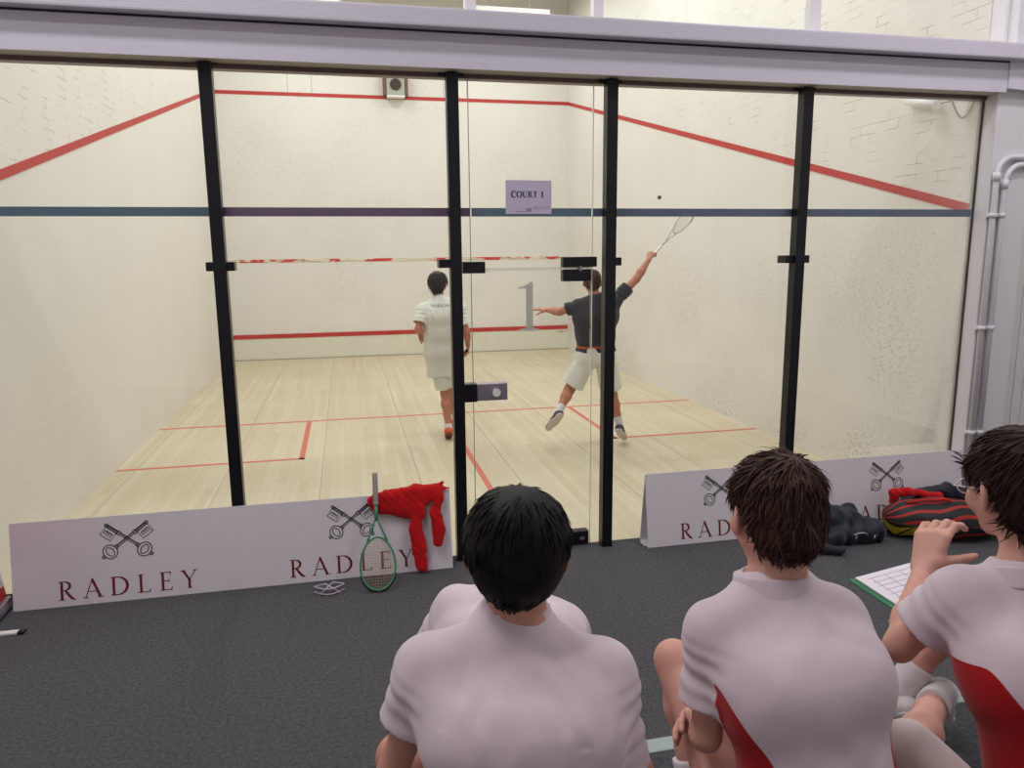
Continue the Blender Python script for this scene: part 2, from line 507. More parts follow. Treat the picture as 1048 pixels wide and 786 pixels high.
# dark caulk line down the right edge of the glass, and small skid scribble on the tin
slab('trim_24', (6.400, -.012, 0), (6.408, .008, 2.93), simple('dark_sealant', srgb(60, 58, 56), .6), 'dark sealant down the right edge of the glass')
mb = MB()
for k in range(5): mb.box((6.20 + k * .035, L - .025, .335 + .01 * (k % 2)), (6.22 + k * .035, L - .0215, .355 + .006 * (k % 3)))
struct(mb.build('trim_25', M['black_metal']), 'small dark writing on the tin by the right corner')

# ---- glass wall: posts and panes
PX = [1.435, 2.752, 3.712, 5.018]
posts = []
for i, x in enumerate(PX):
    mb = MB(); mb.box((x - .034, -.095, 0), (x + .034, -.02, 2.925), .003)
    p = struct(mb.build('trim_%d' % (26 + i), M['black_metal']), 'black steel post of the glass wall'); posts.append(p)
    mb = MB(); mb.box((x - .075, -.05, 2.912), (x + .075, .0, 2.926), .002)
    mb.build('head_plate', M['brown_channel'] if i == 0 else M['black_metal'], p)
for i, (x0, x1) in enumerate(((1.36, 1.51), (2.652, 2.76), (3.70, 3.79), (4.925, 5.10))):
    MB().box((x0, -.075, 1.832), (x1, .025, 1.882), .004).build('patch_fitting', M['black_metal'], posts[i])

def pane(n, x0, x1, z0, z1, tape, label):
    o = struct(MB().box((x0, -.006, z0), (x1, .006, z1)).build('window_%d' % n, M['glass']), label)
    if tape:
        tp = MB().box((x0, -.0075, 2.132), (x1, -.006, 2.182)).build('court_tape', tape, o)
    return o
w1 = pane(1, 0.0, PX[0], 0, 2.92, M['tape_teal'], 'left pane of the glass wall')
w2 = pane(2, PX[0], PX[1], 0, 2.92, M['tape_purple'], 'second pane of the glass wall')
w3 = pane(3, PX[1], 2.855, 0, 2.92, M['tape_purple'], 'narrow side pane left of the door')
w4 = pane(4, 2.862, 3.612, 1.822, 2.92, M['tape_teal'], 'over panel above the glass door')
w5 = pane(5, 3.622, PX[2], 0, 2.92, M['tape_teal'], 'narrow side pane right of the door')
w6 = pane(6, PX[2], PX[3], 0, 2.92, M['tape_grey'], 'fourth pane of the glass wall')
w7 = pane(7, PX[3], 6.40, 0, 2.92, M['tape_grey'], 'right pane of the glass wall')
MB().box((2.852, -.007, 0), (2.8555, .007, 2.92)).build('polished_edge', M['glass_edge'], w3)
MB().box((3.620, -.007, 0), (3.6235, .007, 2.92)).build('polished_edge', M['glass_edge_light'], w5)
MB().box((2.862, -.007, 1.818), (3.612, .007, 1.825)).build('polished_edge', M['glass_edge_light'], w4)
for a, b in ((0, w1),): pass
door = struct(MB().box((2.862, -.006, .012), (3.612, .006, 1.812)).build('door_1', M['glass']), 'frameless glass door of the court')
MB().box((2.862, -.007, 1.808), (3.612, .007, 1.813)).build('polished_edge', M['glass_edge_light'], door)
# patch fittings
MB().box((2.80, -.03, 1.796), (2.937, .03, 1.866), .004).build('patch_fitting', M['black_metal'], w3)
MB().box((3.425, -.03, 1.826), (3.645, .03, 1.888), .004).build('patch_fitting', M['black_metal'], w4)
h = MB().box((3.425, -.03, 1.738), (3.605, .03, 1.812), .004).build('hinge', M['black_metal'], door)
MB().box((3.53, -.034, 1.80), (3.545, .034, 1.832), .003).build('pivot_pin', M['steel'], h)
h = MB().box((3.44, -.032, .012), (3.605, .032, .098), .004).build('floor_hinge', M['black_metal'], door)
MB().box((3.545, -.036, .04), (3.575, -.032, .06), .001).build('cover_plate', M['steel'], h)
lk = MB().box((2.868, -.034, 1.012), (3.065, .034, 1.118), .004).build('lock_case', M['steel'], door)
MB().tube([(2.99, -.034, 1.065), (2.99, -.062, 1.065)], [.022, .026], 20).build('thumb_turn', M['fitting_white'], lk)
MB().box((2.775, -.05, 1.01), (2.872, .03, 1.123), .006).build('lock_keeper', M['black_metal'], w3)

# ---- lettering
def stroke(mb, pts, w, z, th, org, ux, uy, closed=False):
    """a pen line of width w (number or list) laid on the plane org + ux x + uy y"""
    pts = [Vector((p[0], p[1])) for p in pts]; n = len(pts)
    ws = w if isinstance(w, list) else [w] * n
    Lp, Rp = [], []
    for i in range(n):
        a = pts[i - 1] if (i or closed) else pts[i]; b = pts[(i + 1) % n] if (i < n - 1 or closed) else pts[i]
        t = (b - a).normalized() if (b - a).length > 1e-9 else Vector((1, 0)); nn = Vector((-t.y, t.x))
        Lp.append(pts[i] + nn * ws[i] / 2); Rp.append(pts[i] - nn * ws[i] / 2)
    O, ux, uy = Vector(org), Vector(ux), Vector(uy); nz = ux.cross(uy).normalized()
    lv = [mb.bm.verts.new(O + ux * p.x + uy * p.y + nz * th) for p in Lp]
    rv = [mb.bm.verts.new(O + ux * p.x + uy * p.y + nz * th) for p in Rp]
    for i in range(n if closed else n - 1):
        j = (i + 1) % n
        mb.bm.faces.new((rv[i], rv[j], lv[j], lv[i]))

def arc(cx, cy, rx, ry, a0, a1, n=18):
    return [(cx + rx * math.cos(math.radians(a0 + (a1 - a0) * i / n)), cy + ry * math.sin(math.radians(a0 + (a1 - a0) * i / n))) for i in range(n + 1)]
def wv(n, lo, hi, f=lambda t: math.sin(PI * t)):
    return [lo + (hi - lo) * f(i / (n - 1)) for i in range(n)]

def glyph(ch, T=.13, t=.045):
    """roman capitals, cap height 1: list of (points, width); returns also advance"""
    s = []; A = lambda p, w: s.append((p, w)); sf = .05
    def serif(x, y, w=.3): A([(x - w / 2, y), (x + w / 2, y)], t * 1.0)
    if ch == 'R':
        A([(.18, 0), (.18, 1)], T); serif(.18, .02); A([(.03, .98), (.3, .98)], t)
        b = [(.18, .975)] + arc(.33, .745, .25, .23, 90, -90) + [(.18, .515)]; A(b, [t] + wv(19, t, T) + [t])
        A([(.34, .52), (.50, .28), (.66, .08), (.84, -.02)], [T * .8, T, T, t]); return s, .86
    if ch == 'A':
        A([(.08, 0), (.44, 1.02)], t * 1.1); A([(.42, 1.02), (.82, 0)], T); A([(.2, .34), (.7, .34)], t); serif(.08, .02, .24); serif(.83, .02, .3); return s, .92
    if ch == 'D':
        A([(.18, 0), (.18, 1)], T); A([(.03, .98), (.3, .98)], t); A([(.03, .02), (.3, .02)], t)
        b = [(.18, .975)] + arc(.38, .5, .48, .475, 90, -90) + [(.18, .025)]; A(b, [t] + wv(19, t, T * 1.1) + [t]); return s, .98
    if ch == 'L':
        A([(.18, 0), (.18, 1)], T); serif(.18, .98); A([(.03, .02), (.62, .025)], t); A([(.60, .0), (.67, .2)], [t * 1.8, t * .4]); return s, .72
    if ch == 'E':
        A([(.18, 0), (.18, 1)], T); A([(.03, .98), (.58, .98)], t); A([(.03, .02), (.62, .02)], t); A([(.18, .52), (.5, .52)], t)
        A([(.57, 1), (.59, .82)], [t * 1.6, t * .4]); A([(.60, 0), (.67, .2)], [t * 1.8, t * .4]); A([(.5, .6), (.5, .44)], t * .8); return s, .74
    if ch == 'Y':
        A([(.42, 0), (.42, .5)], T); A([(.12, .98), (.43, .45)], T * .9); A([(.74, .98), (.42, .46)], t); serif(.42, .02, .28); serif(.11, .98, .26); serif(.74, .98, .22); return s, .84
    if ch == 'C':
        b = arc(.48, .5, .4, .49, 40, 320, 26); A(b, wv(27, t, T * 1.3)); A([(.79, .98), (.80, .68)], [t, t * 1.4]); return s, .88
    if ch == 'O':
        b = arc(.5, .5, .4, .49, 90, 450, 36)[:-1]; s.append((b, [t + (T * 1.25 - t) * abs(math.cos(math.radians(90 + i * 10))) for i in range(36)], True)); return s, 1.0
    if ch == 'U':
        b = [(.2, 1), (.2, .35)] + arc(.46, .33, .26, .32, 180, 360, 12) + [(.72, .35), (.72, 1)]
        A(b, [T, T] + wv(13, T, t, lambda q: q) + [t, t]); serif(.2, .98, .32); serif(.72, .98, .26); return s, .92
    if ch == 'T':
        A([(.4, 0), (.4, 1)], T * 1.1); A([(.04, .97), (.76, .97)], t); A([(.05, 1), (.03, .78)], [t, t * .5]); A([(.75, 1), (.77, .78)], [t, t * .5]); serif(.4, .02, .32); return s, .8
    if ch == 'H':
        A([(.18, 0), (.18, 1)], T); A([(.74, 0), (.74, 1)], T); A([(.18, .52), (.74, .52)], t); return s, .92
    if ch == 'W':
        A([(.05, 1), (.3, 0)], T); A([(.3, 0), (.52, .9)], t); A([(.52, .9), (.76, 0)], T); A([(.76, 0), (1.0, 1)], t); return s, 1.05
    if ch == '1':
        A([(.34, 0), (.34, 1)], T * 1.15); A([(.34, .98), (.14, .84)], [t * 1.4, t * .6]); serif(.34, .02, .44); return s, .6
    return s, .45

def text(mb, s, org, ux, uy, h, gap, T=.13, t=.045, th=.0008):
    """returns the width"""
    x = 0; O = Vector(org); ux = Vector(ux); uy = Vector(uy)
    for ch in s:
        st, adv = glyph(ch, T, t)
        for g in st:
            closed = len(g) == 3
            stroke(mb, g[0], g[1], 0, th, O + ux * x * h, ux * h, uy * h, closed) if False else \
                stroke(mb, [(p[0] * h, p[1] * h) for p in g[0]], ([w * h for w in g[1]] if isinstance(g[1], list) else g[1] * h), 0, th, O + ux * x, ux, uy, closed)
        x += (adv + gap) * h
    return x - gap * h

def keys(mb, org, ux, uy, s, lw=.034, th=.0008):
    """two crossed keys drawn in outline; s = half height"""
    O = Vector(org); ux = Vector(ux); uy = Vector(uy)
    for sg in (-1, 1):
        ang = math.radians(90 - 52 * sg); a = Vector((math.cos(ang), math.sin(ang))); b = Vector((a.y, -a.x)) * sg
        def P_(u, v): q = a * u + b * v; return (q.x * s, q.y * s)
        def dr(pts, w=lw, closed=False): stroke(mb, [P_(*p) for p in pts], w * s, 0, th, O, ux, uy, closed)
        dr([(-.72, .055), (.5, .055)]); dr([(-.72, -.055), (.5, -.055)], lw * 1.5)
        dr([(.58, .06), (1.36, .06)]); dr([(.58, -.05), (1.36, -.05)], lw * 2.0)
        dr([(.5, .12), (.62, .12), (.62, -.13), (.5, -.13)], lw * 1.2, True)
        dr(arc(1.38, 0, .08, .08, 0, 330, 12), lw * 1.4, True)
        # bit (the flag) hanging on the outer side
        dr([(.66, .09), (1.36, .09), (1.36, .62), (.66, .62)], lw, True)
        dr([(.80, .26), (1.24, .26)], lw)
        for uu in (.80, .95, 1.09, 1.24): dr([(uu, .24), (uu, .48)], lw)
        # collar and bow
        dr([(-.78, .12), (-.68, .12), (-.68, -.12), (-.78, -.12)], lw * 1.2, True)
        dr(arc(-1.18, 0, .38, .42, 0, 350, 32), lw * 1.1, True)
        inner = []
        for i in range(36):
            q = math.radians(i * 10); r = .22 * (1 + .16 * math.cos(2 * q + PI) + .05 * math.cos(4 * q)); inner.append((-1.18 + r * math.cos(q), r * 1.1 * math.sin(q)))
        dr(inner, lw, True)
        dr(arc(-1.64, .0, .08, .08, 0, 330, 12), lw * 1.3, True)

# the frosted numeral on the door
M['frost'] = simple('frosted_vinyl', srgb(206, 204, 190), .7, var=.03)
mb = MB()
mb.prism([(-.022, 0.018), (.022, .018), (.022, .30), (-.022, .283)], (3.215, -.0085, 1.437), (1, 0, 0), (0, 0, 1), .0012)
mb.prism([(-.075, 0), (.068, 0), (.068, .008), (.022, .02), (-.022, .02), (-.075, .008)], (3.215, -.0085, 1.437), (1, 0, 0), (0, 0, 1), .0012)
mb.prism([(-.072, .262), (-.022, .262), (-.022, .285), (.022, .302), (-.0, .30), (-.04, .275), (-.072, .27)], (3.215, -.0085, 1.437), (1, 0, 0), (0, 0, 1), .0012)
mb.build('numeral', M['frost'], door)

# ---- lights (real fittings hung in the court; lamps of the hall)
M['tube'] = NT('fluorescent_tube').m
nt = M['tube'].node_tree.nodes['Principled BSDF']; nt.inputs['Emission Color'].default_value = (1, .97, .88, 1); nt.inputs['Emission Strength'].default_value = 9

M['chain'] = simple('dull_chain', srgb(150, 140, 110), .5, .6)
def batten(x0, x1, y, z, label):
    t = thing('fluorescent_light', label, 'ceiling light', (x0, y, z), 'fluorescent battens hung in the court')
    xm = (x0 + x1) / 2
    mb = MB(); mb.box((x0, y - .05, z), (x1, y + .05, z + .045), .006)
    mb.prism([(-.05, 0), (.05, 0), (.14, -.05), (-.14, -.05)], (x0, y, z + .0), (0, 1, 0), (0, 0, 1), x1 - x0)
    mb.build('housing', M['fitting_white'], t)
    MB().tube([(x0 + .03, y - .06, z - .065), (x1 - .03, y - .06, z - .065)], .019, 12).build('tube', M['tube'], t)
    MB().tube([(x0 + .03, y + .06, z - .065), (x1 - .03, y + .06, z - .065)], .019, 12).build('tube', M['tube'], t)
    for cx in (x0 + (x1 - x0) * .2, x1 - (x1 - x0) * .28):
        mb = MB(); n = 64
        for k in range(n):
            zz = z + .045 + (ZT - z - .045) * k / n; d = .012
            mb.box((cx - (d if k % 2 else .003), y - (.003 if k % 2 else d), zz), (cx + (d if k % 2 else .003), y + (.003 if k % 2 else d), zz + (ZT - z - .045) / n * 1.05))
        mb.build('chain', M['chain'], t)
batten(3.80, 4.72, 5.0, 4.80, 'white fluorescent batten on two chains, seen above the glass door')
batten(1.50, 2.20, 5.0, 4.80, 'white fluorescent batten seen above the rail left of the middle')

def area(name, loc, size, energy, col, rot=(0, 0, 0), sy=None):
    ld = bpy.data.lights.new(name, 'AREA'); ld.shape = 'RECTANGLE'; ld.size = size; ld.size_y = sy or size
    ld.energy = energy; ld.color = col
    o = bpy.data.objects.new(name, ld); o.location = loc; o.rotation_euler = rot; COL.objects.link(o); return o
for x in (1.6, 4.8):
    for y in (1.9, 4.9, 7.9):
        area('court_lamp', (x, y, 6.3), .5, COURT_W * (1.12 if y < 3 else .94), (.95, 1, .975), sy=1.3)
for x in (.8, 5.9):
    for y, e in ((-1.9, 60), (-3.5, 42)):
        area('hall_lamp', (x, y, 5.6), 1.2, e, (.97, .95, 1.0), sy=.4)
w = bpy.data.worlds.new('World'); SC.world = w; w.use_nodes = True
w.node_tree.nodes['Background'].inputs[0].default_value = (.9, .88, .92, 1); w.node_tree.nodes['Background'].inputs[1].default_value = .05

# ---- camera
cd = bpy.data.cameras.new('camera'); cam = bpy.data.objects.new('camera', cd); COL.objects.link(cam)
cd.sensor_width = 36; cd.lens = FOCAL / 1048 * 36; cd.clip_start = .05; cd.clip_end = 100
CR, CU, CF = Vector(CAM_R), Vector(CAM_U), Vector(CAM_F)
mw = Matrix((CR, CU, -CF)).transposed().to_4x4(); mw.translation = Vector(CAM_C)
cam.matrix_world = mw
SC.camera = cam
vs = SC.view_settings; vs.view_transform = 'Standard'; vs.look = 'None'; vs.gamma = 1; vs.use_curve_mapping = False; vs.exposure = 0

# ================================================================== things in the hall
M['board'] = simple('white_board_print', srgb(229, 222, 228), .5, var=.015, nscale=3)
M['board_edge'] = simple('white_board_edge', srgb(225, 220, 222), .6, var=.02)
M['ink'] = simple('black_ink', srgb(20, 18, 26), .6, var=.02)
M['ink_red'] = simple('crimson_ink', srgb(118, 12, 30), .6, var=.04)
M['ink_navy'] = simple('navy_ink', srgb(50, 42, 84), .6, var=.04)
FY0, FY1, FH = -.184, -.104, .475         # foot and ridge of the front sheet
def board(name, x0, x1, label, spots):
    t = thing(name, label, 'banner', ((x0 + x1) / 2, -.11, 0), 'folded white boards along the foot of the glass')
    uy = Vector((0, FY1 - FY0, FH)).normalized(); ux = Vector((1, 0, 0))
    HL = math.hypot(FY1 - FY0, FH)
    mb = MB(); mb.prism([(0, 0), (x1 - x0, 0), (x1 - x0, HL), (0, HL)], (x0, FY0, .002), ux, uy, -.004)
    mb.build('front_sheet', M['board'], t)
    mb = MB(); uyb = Vector((0, -.104 + .034, FH)).normalized()
    uyb = Vector((0, -.100 - (-.036), FH)).normalized()
    mb.prism([(0, 0), (x1 - x0, 0), (x1 - x0, HL), (0, HL)], (x0, -.036, .002), ux, uyb, .004)
    mb.build('back_sheet', M['board_edge'], t)
    mb = MB(); mb.box((x0, FY0 + .002, .001), (x1, -.036, .005)); mb.box((x0 - .012, -.15, .001), (x0, -.07, .006), .001)
    mb.build('base_sheet', M['board_edge'], t)
    nrm = ux.cross(uy)
    o0 = Vector((x0, FY0, .002)) + nrm * .0006
    for ex, tx in spots:
        e = MB(); keys(e, o0 + ux * (ex - x0) + uy * .352, ux, uy, .096, lw=.05); e.build('emblem', M['ink'], t, recalc=False)
        r = MB(); text(r, 'RADLEY', o0 + ux * (tx - x0) + uy * .036, ux, uy, .104, .385); r.build('lettering', M['ink_red'], t, recalc=False)
    return t
board('sponsor_board', .243, 2.675, 'long white folded board left of the door, racket and red top against it', [(.835, .470), (2.075, 1.708)])
board('sponsor_board', 3.965, 6.40, 'long white folded board right of the door, dark coat and bag before it', [(4.504, 4.195), (5.78, 5.42)])

# paper sign on the panel over the door
mb = MB(); mb.box((3.071, -.0095, 2.147), (3.356, -.0085, 2.345))
sign = tag(mb.build('paper_sign', simple('lilac_white_paper', srgb(205, 195, 218), .6, var=.02)), 'white paper sign COURT 1 taped over the glass door', 'sign')
mb = MB(); text(mb, 'COURT 1', (3.105, -.0097, 2.245), (1, 0, 0), (0, 0, 1), .036, .02, T=.2, t=.07)
mb.build('lettering', M['ink_navy'], sign, recalc=False)
mb = MB(); text(mb, 'RADLEY', (3.245, -.0097, 2.178), (1, 0, 0), (0, 0, 1), .014, .35); keys(mb, (3.214, -.0097, 2.172), (1, 0, 0), (0, 0, 1), .012, .09)
for k in range(9): mb.box((3.128 + k * .007, -.0098, 2.160), (3.133 + k * .007, -.0096, 2.164))
mb.build('crest_line', simple('grey_red_print', srgb(130, 90, 110), .6), sign, recalc=False)

# wall speaker / heater on the front wall
t = thing('wall_speaker', 'square grey box with round grille high on the front wall', 'speaker', (3.13, L, 4.70))
mb = MB(); mb.box((2.99, L - .16, 4.70), (3.31, L - .002, 5.03), .012); mb.build('cabinet', simple('box_grey', srgb(176, 178, 168), .5), t)
mb = MB(); mb.box((2.93, L - .15, 4.70), (2.985, L - .002, 5.04), .004); mb.box((3.315, L - .15, 4.70), (3.37, L - .002, 5.04), .004)
mb.build('side_frame', simple('side_board_brown', srgb(118, 84, 62), .7), t)
mb = MB(); mb.tube([(3.15, L - .16, 4.88), (3.15, L - .175, 4.88)], .10, 32); mb.build('grille', simple('grille_brown', srgb(74, 64, 54), .8, var=.3, nscale=300), t)
mb = MB(); mb.box((2.99, L - .19, 4.665), (3.31, L - .005, 4.695), .004); mb.build('shelf', M['fitting_white'], t)

# small camera with its cable, inside the court on the right wall
t = thing('security_camera', 'small white camera high on the right court wall by the glass', 'camera', (6.39, .45, 3.0))
mb = MB(); mb.tube([(6.36, .66, 3.035), (6.34, .34, 2.935)], [.04, .036], 20); mb.build('housing', M['fitting_white'], t, smooth=False)
mb = MB(); mb.tube([(6.4, .54, 3.06), (6.36, .52, 3.01)], .014, 10); mb.build('bracket', M['fitting_white'], t)
pts = [(6.393 - .0, .26 - .22 * (i / 20), 2.95 - .13 * math.sin(PI * i / 20)) for i in range(21)]
MB().tube([(6.36, .36, 2.95)] + pts, .0035, 6).build('cable', simple('cable_brown', srgb(120, 105, 80), .6), t)

# conduits on the pier
CX1 = (6.434, -0.145, 2.008)[0]; CX2 = (6.506, -0.145, 2.007)[0]
def conduit(x, zt, label):
    pts = [(x, -.145, 0), (x, -.145, zt - .12)]
    for k in range(1, 11):
        a = k / 10 * PI / 2; pts.append((x + .12 * (1 - math.cos(a)), -.145, zt - .12 + .12 * math.sin(a)))
    pts += [(x + .2, -.145, zt), ]
    for k in range(1, 7):
        a = k / 6 * PI / 2; pts.append((x + .2 + .05 * math.sin(a), -.145 + .05 * (1 - math.cos(a)), zt))
    t = thing('conduit_pipe', label, 'pipe', (x, -.145, 0), 'white conduits on the pier')
    MB().tube(pts, .019, 14).build('pipe', M['white_gloss'], t)
    for zz in (.6, 1.35, 2.12):
        mb = MB(); mb.tube([(x, -.145, zz), (x, -.145, zz + .03)], .025, 14); mb.box((x - .035, -.14, zz + .004), (x + .035, -.121, zz + .026), .002)
        mb.build('bracket', M['white_gloss'], t)
    MB().tube([(x, -.145, zt - .16), (x, -.145, zt - .10)], .024, 14).build('coupling', M['white_gloss'], t)
conduit(CX1, 2.52, 'left of two white pipes on the pier, bending right at the top')
conduit(CX2, 2.47, 'right of two white pipes on the pier, bending right at the top')

# ---- squash racket (head at the origin, handle along +y, strings in the xy plane)
def racket(name, label, C0, ax, ay, frame_m, grip_m, string_m, seed=0, throat=True):
    """C0: tip of the head; ay: from tip to handle; ax: across the head"""
    ax, ay = Vector(ax).normalized(), Vector(ay).normalized(); az = ax.cross(ay)
    t = thing(name, label, 'racket', C0)
    O = Vector(C0)
    P_ = lambda x, y, z=0: O + ax * x + ay * y + az * z
    N = 48; loop = []
    for i in range(N):
        a = 2 * PI * i / N; y = .155 - .150 * math.cos(a); x = .1 * math.sin(a) * (1 - .10 * (y - .155) / .15)
        loop.append(P_(x, y))
    mb = MB(); mb.tube(loop, .0062, 8, closed=True); 
    for s in (-1, 1):
        mb.tube([P_(s * .060, .270), P_(s * .042, .32), P_(s * .018, .375), P_(s * .007, .41)], .0058, 8)
    mb.tube([P_(0, .40), P_(0, .50)], [.011, .0095], 10)
    mb.build('frame', frame_m, t)
    MB().tube([P_(.0985 * math.sin(2 * PI * i / 48) * 1.06 * (1 - .1 * (-math.cos(2 * PI * i / 48))), .155 - .158 * math.cos(2 * PI * i / 48)) for i in range(-9, 10)], .0065, 6).build('bumper', M['black_metal'], t)
    MB().tube([P_(0, .49), P_(0, .50), P_(0, .67), P_(0, .685)], [.0125, .0165, .0155, .018], 12, flat=.85).build('grip', grip_m, t)
    mb = MB()
    for k in range(-6, 7):
        x = k * .0145; q = 1 - (x / .1) ** 2
        if q <= .02: continue
        dy = .150 * math.sqrt(q); mb.tube([P_(x, .155 - dy), P_(x, .155 + dy)], .0009, 4)
    for k in range(-8, 9):
        y = .155 + k * .0165; q = 1 - ((y - .155) / .15) ** 2
        if q <= .02: continue
        dx = .1 * math.sqrt(q) * (1 - .1 * (y - .155) / .15); mb.tube([P_(-dx, y), P_(dx, y)], .0009, 4)
    mb.build('strings', string_m, t)
    return t
M['green_frame'] = simple('racket_green', srgb(58, 150, 108), .35, var=.2, nscale=12)
M['grip_grey'] = simple('worn_grip_tape', srgb(170, 160, 158), .85, var=.15, nscale=60, bump=.4)
M['strings_tan'] = simple('tan_strings', srgb(208, 168, 112), .5)
rb = Vector((2.213, -.415, .008)); rt = Vector((2.226, -.118, .585)); d_ = (rt - rb).normalized()
tq = racket('squash_racket', 'green framed squash racket standing head down against the left board', rb, (1, -.02, 0), d_, M['green_frame'], M['grip_grey'], M['strings_tan'])

# ---- safety goggles on the carpet
M['clear'] = glass_mat('clear_polycarbonate', (.86, .84, .88, 1))
M['goggle'] = simple('clear_pink_plastic', srgb(222, 200, 214), .2, var=.05)
t = thing('goggles', 'clear sports goggles lying folded on the carpet before the left board', 'goggles', (1.93, -.33, 0))
gx, gy = 1.935, -.335
mb = MB(); rim = [(gx - .085 + .17 * i / 24, gy - .055 * math.sin(PI * i / 24) - .01, .012) for i in range(25)]
top = [(p[0], p[1], .044) for p in rim]
mb.tube(rim, .0028, 6); mb.tube(top, .0035, 6); mb.build('rim', M['goggle'], t)
mb = MB()
vs_ = [(mb.bm.verts.new(a), mb.bm.verts.new(b)) for a, b in zip(rim, top)]
for i in range(24):
    if i not in (11, 12): mb.bm.faces.new((vs_[i][0], vs_[i + 1][0], vs_[i + 1][1], vs_[i][1]))
mb.build('lens', M['clear'], t, True, recalc=False)
mb = MB(); mb.tube([(gx - .083, gy - .01, .044), (gx - .02, gy - .005, .05), (gx + .045, gy - .045, .02), (gx + .06, gy - .05, .008)], .0034, 6)
mb.build('temple_arm', M['goggle'], t)
mb = MB(); mb.tube([(gx + .083, gy - .01, .046), (gx + .02, gy - .0, .054), (gx - .035, gy - .045, .024), (gx - .05, gy - .05, .008)], .0034, 6)
mb.build('temple_arm', M['goggle'], t)

# ---- red sweatshirt draped over the left board
def cloth(name, col, rough=.9, fold=0, col2=None, attr=None, spec=.2, weave=900):
    t = NT(name); vec = t.coords(); n = t.noise(vec, 14, 4, .6)
    c = t.mix(t.math('MULTIPLY', n, .25), col, tuple(x * .75 for x in col[:3]) + (1,))
    if col2 is not None:
        at = t.node('ShaderNodeAttribute'); at.attribute_name = attr
        c = t.mix(t.math('GREATER_THAN', at.outputs['Fac'], 0.0), c, col2)
    t.base(c); t.p(Roughness=rough); t.b.inputs['Specular IOR Level'].default_value = spec
    t.b.inputs['Sheen Weight'].default_value = .15
    t.bump(t.noise(vec, weave, 2), .15, .001)
    return t
M['red_cloth'] = cloth('red_jersey', srgb(196, 18, 24)).m
M['white_print'] = simple('white_print', srgb(225, 215, 215), .6)
t = thing('red_sweatshirt', 'red sports top draped over the right end of the left board', 'sweatshirt', (2.40, -.12, .47))
ops = []
P3 = V3
# body bunched over the ridge, a hanging flap in front, behind the ridge a shorter flap
def flat(f, y0, k, slope=0.0):
    """the same shape pressed flat against the board's face"""
    def g(p):
        q = p.copy(); q[:, 1] = (p[:, 1] - (y0 + slope * (p[:, 2] - .47))) * k
        return f(q) / k ** .5
    return g
for a, b, r1, r2 in (((2.205, -.118, .455), (2.30, -.115, .472), .030, .036), ((2.30, -.115, .472), (2.46, -.108, .492), .036, .034),
                     ((2.46, -.108, .492), (2.58, -.10, .497), .032, .024), ((2.56, -.10, .495), (2.635, -.095, .528), .024, .005),
                     ((2.57, -.11, .492), (2.675, -.11, .492), .018, .006)):
    ops.append(U(cone(P3(*a), P3(*b), r1, r2), .03))
for a, b, r1, r2 in (((2.24, 0, .44), (2.44, 0, .44), .045, .05), ((2.25, 0, .42), (2.41, 0, .372), .035, .04), ((2.36, 0, .42), (2.47, 0, .36), .055, .05),
                     ((2.44, 0, .44), (2.58, 0, .46), .05, .04)):
    ops.append(U(flat(cone(P3(*a), P3(*b), r1, r2), -.128, 2.2, .165), .03))
for x_ in (2.24, 2.36, 2.48): ops.append(U(cone(P3(x_, -.10, .46), P3(x_, -.045, .36), .026, .016), .03))
for pts, rs in (([(2.475, 0, .40), (2.455, 0, .28), (2.468, 0, .15), (2.482, 0, .055)], [.036, .044, .046, .040]),
                ([(2.595, 0, .46), (2.585, 0, .36), (2.595, 0, .25), (2.588, 0, .185)], [.030, .034, .036, .030])):
    for i in range(3):
        A, B = P3(*pts[i]), P3(*pts[i + 1])
        ops.append(U(flat(cone(A, B, rs[i], rs[i + 1]), -.142, 2.0, .20), .012))
f1 = wr(5, 55, .004, (1.2, .5, .45)); f2 = wr(6, 120, .0016, (1.3, .6, .5))
def folds(p):
    q = p[:, 0] * 48 + p[:, 2] * 30 + np.sin(p[:, 2] * 22 + p[:, 0] * 9) * 2.0
    return f1(p) + f2(p) + .0035 * np.abs(np.sin(q)) - .0015
o = sdf_obj('garment', ops, (2.14, -.28, -.0), (2.72, .0, .56), .004, M['red_cloth'], t, disp=folds)
MB().obox((2.29, -.154, .474), (1, 0, 0), (0, .8, .6), (0, -.6, .8), (.020, .002, .004)).build('small_logo', M['white_print'], t)

# ---- dark coat heaped before the right board
def heap(name, label, cat, loc, ops, lo, hi, h, mat, disp):
    t = thing(name, label, cat, loc); sdf_obj('garment' if cat == 'coat' else 'shell', ops, lo, hi, h, mat, t, disp=disp); return t
M['navy'] = cloth('navy_puffer', srgb(22, 24, 42), .55, spec=.35).m
ops = []
cx, cy = 5.16, -.34
for a, b, r1, r2 in (((4.98, -.36, .06), (5.16, -.33, .15), .07, .085), ((5.16, -.33, .15), (5.32, -.36, .13), .085, .08), ((5.30, -.36, .10), (5.47, -.42, .07), .09, .075),
                     ((4.92, -.44, .05), (5.14, -.46, .06), .055, .06), ((5.1, -.4, .06), (5.4, -.42, .06), .07, .07), ((5.24, -.30, .14), (5.36, -.28, .16), .07, .06),
                     ((5.0, -.52, .035), (5.10, -.585, .03), .035, .03), ((4.90, -.36, .05), (4.85, -.40, .03), .05, .03), ((5.38, -.30, .08), (5.52, -.32, .06), .075, .055)):
    ops.append(U(cone(P3(*a), P3(*b), r1, r2), .02))
ops.append(I(plane((0, 0, .006), (0, 0, -1)), .0))
coat = heap('navy_coat', 'dark navy padded coat heaped on the carpet before the right board', 'coat', (5.18, -.40, 0), ops, (4.7, -.7, -.01), (5.7, -.1, .30), .006, M['navy'], wr(11, 42, .009))
MB().tube([(4.86, -.50, .075), (4.93, -.53, .085), (4.99, -.50, .11)], .003, 6).build('drawcord', M['white_print'], coat)
mb = MB()
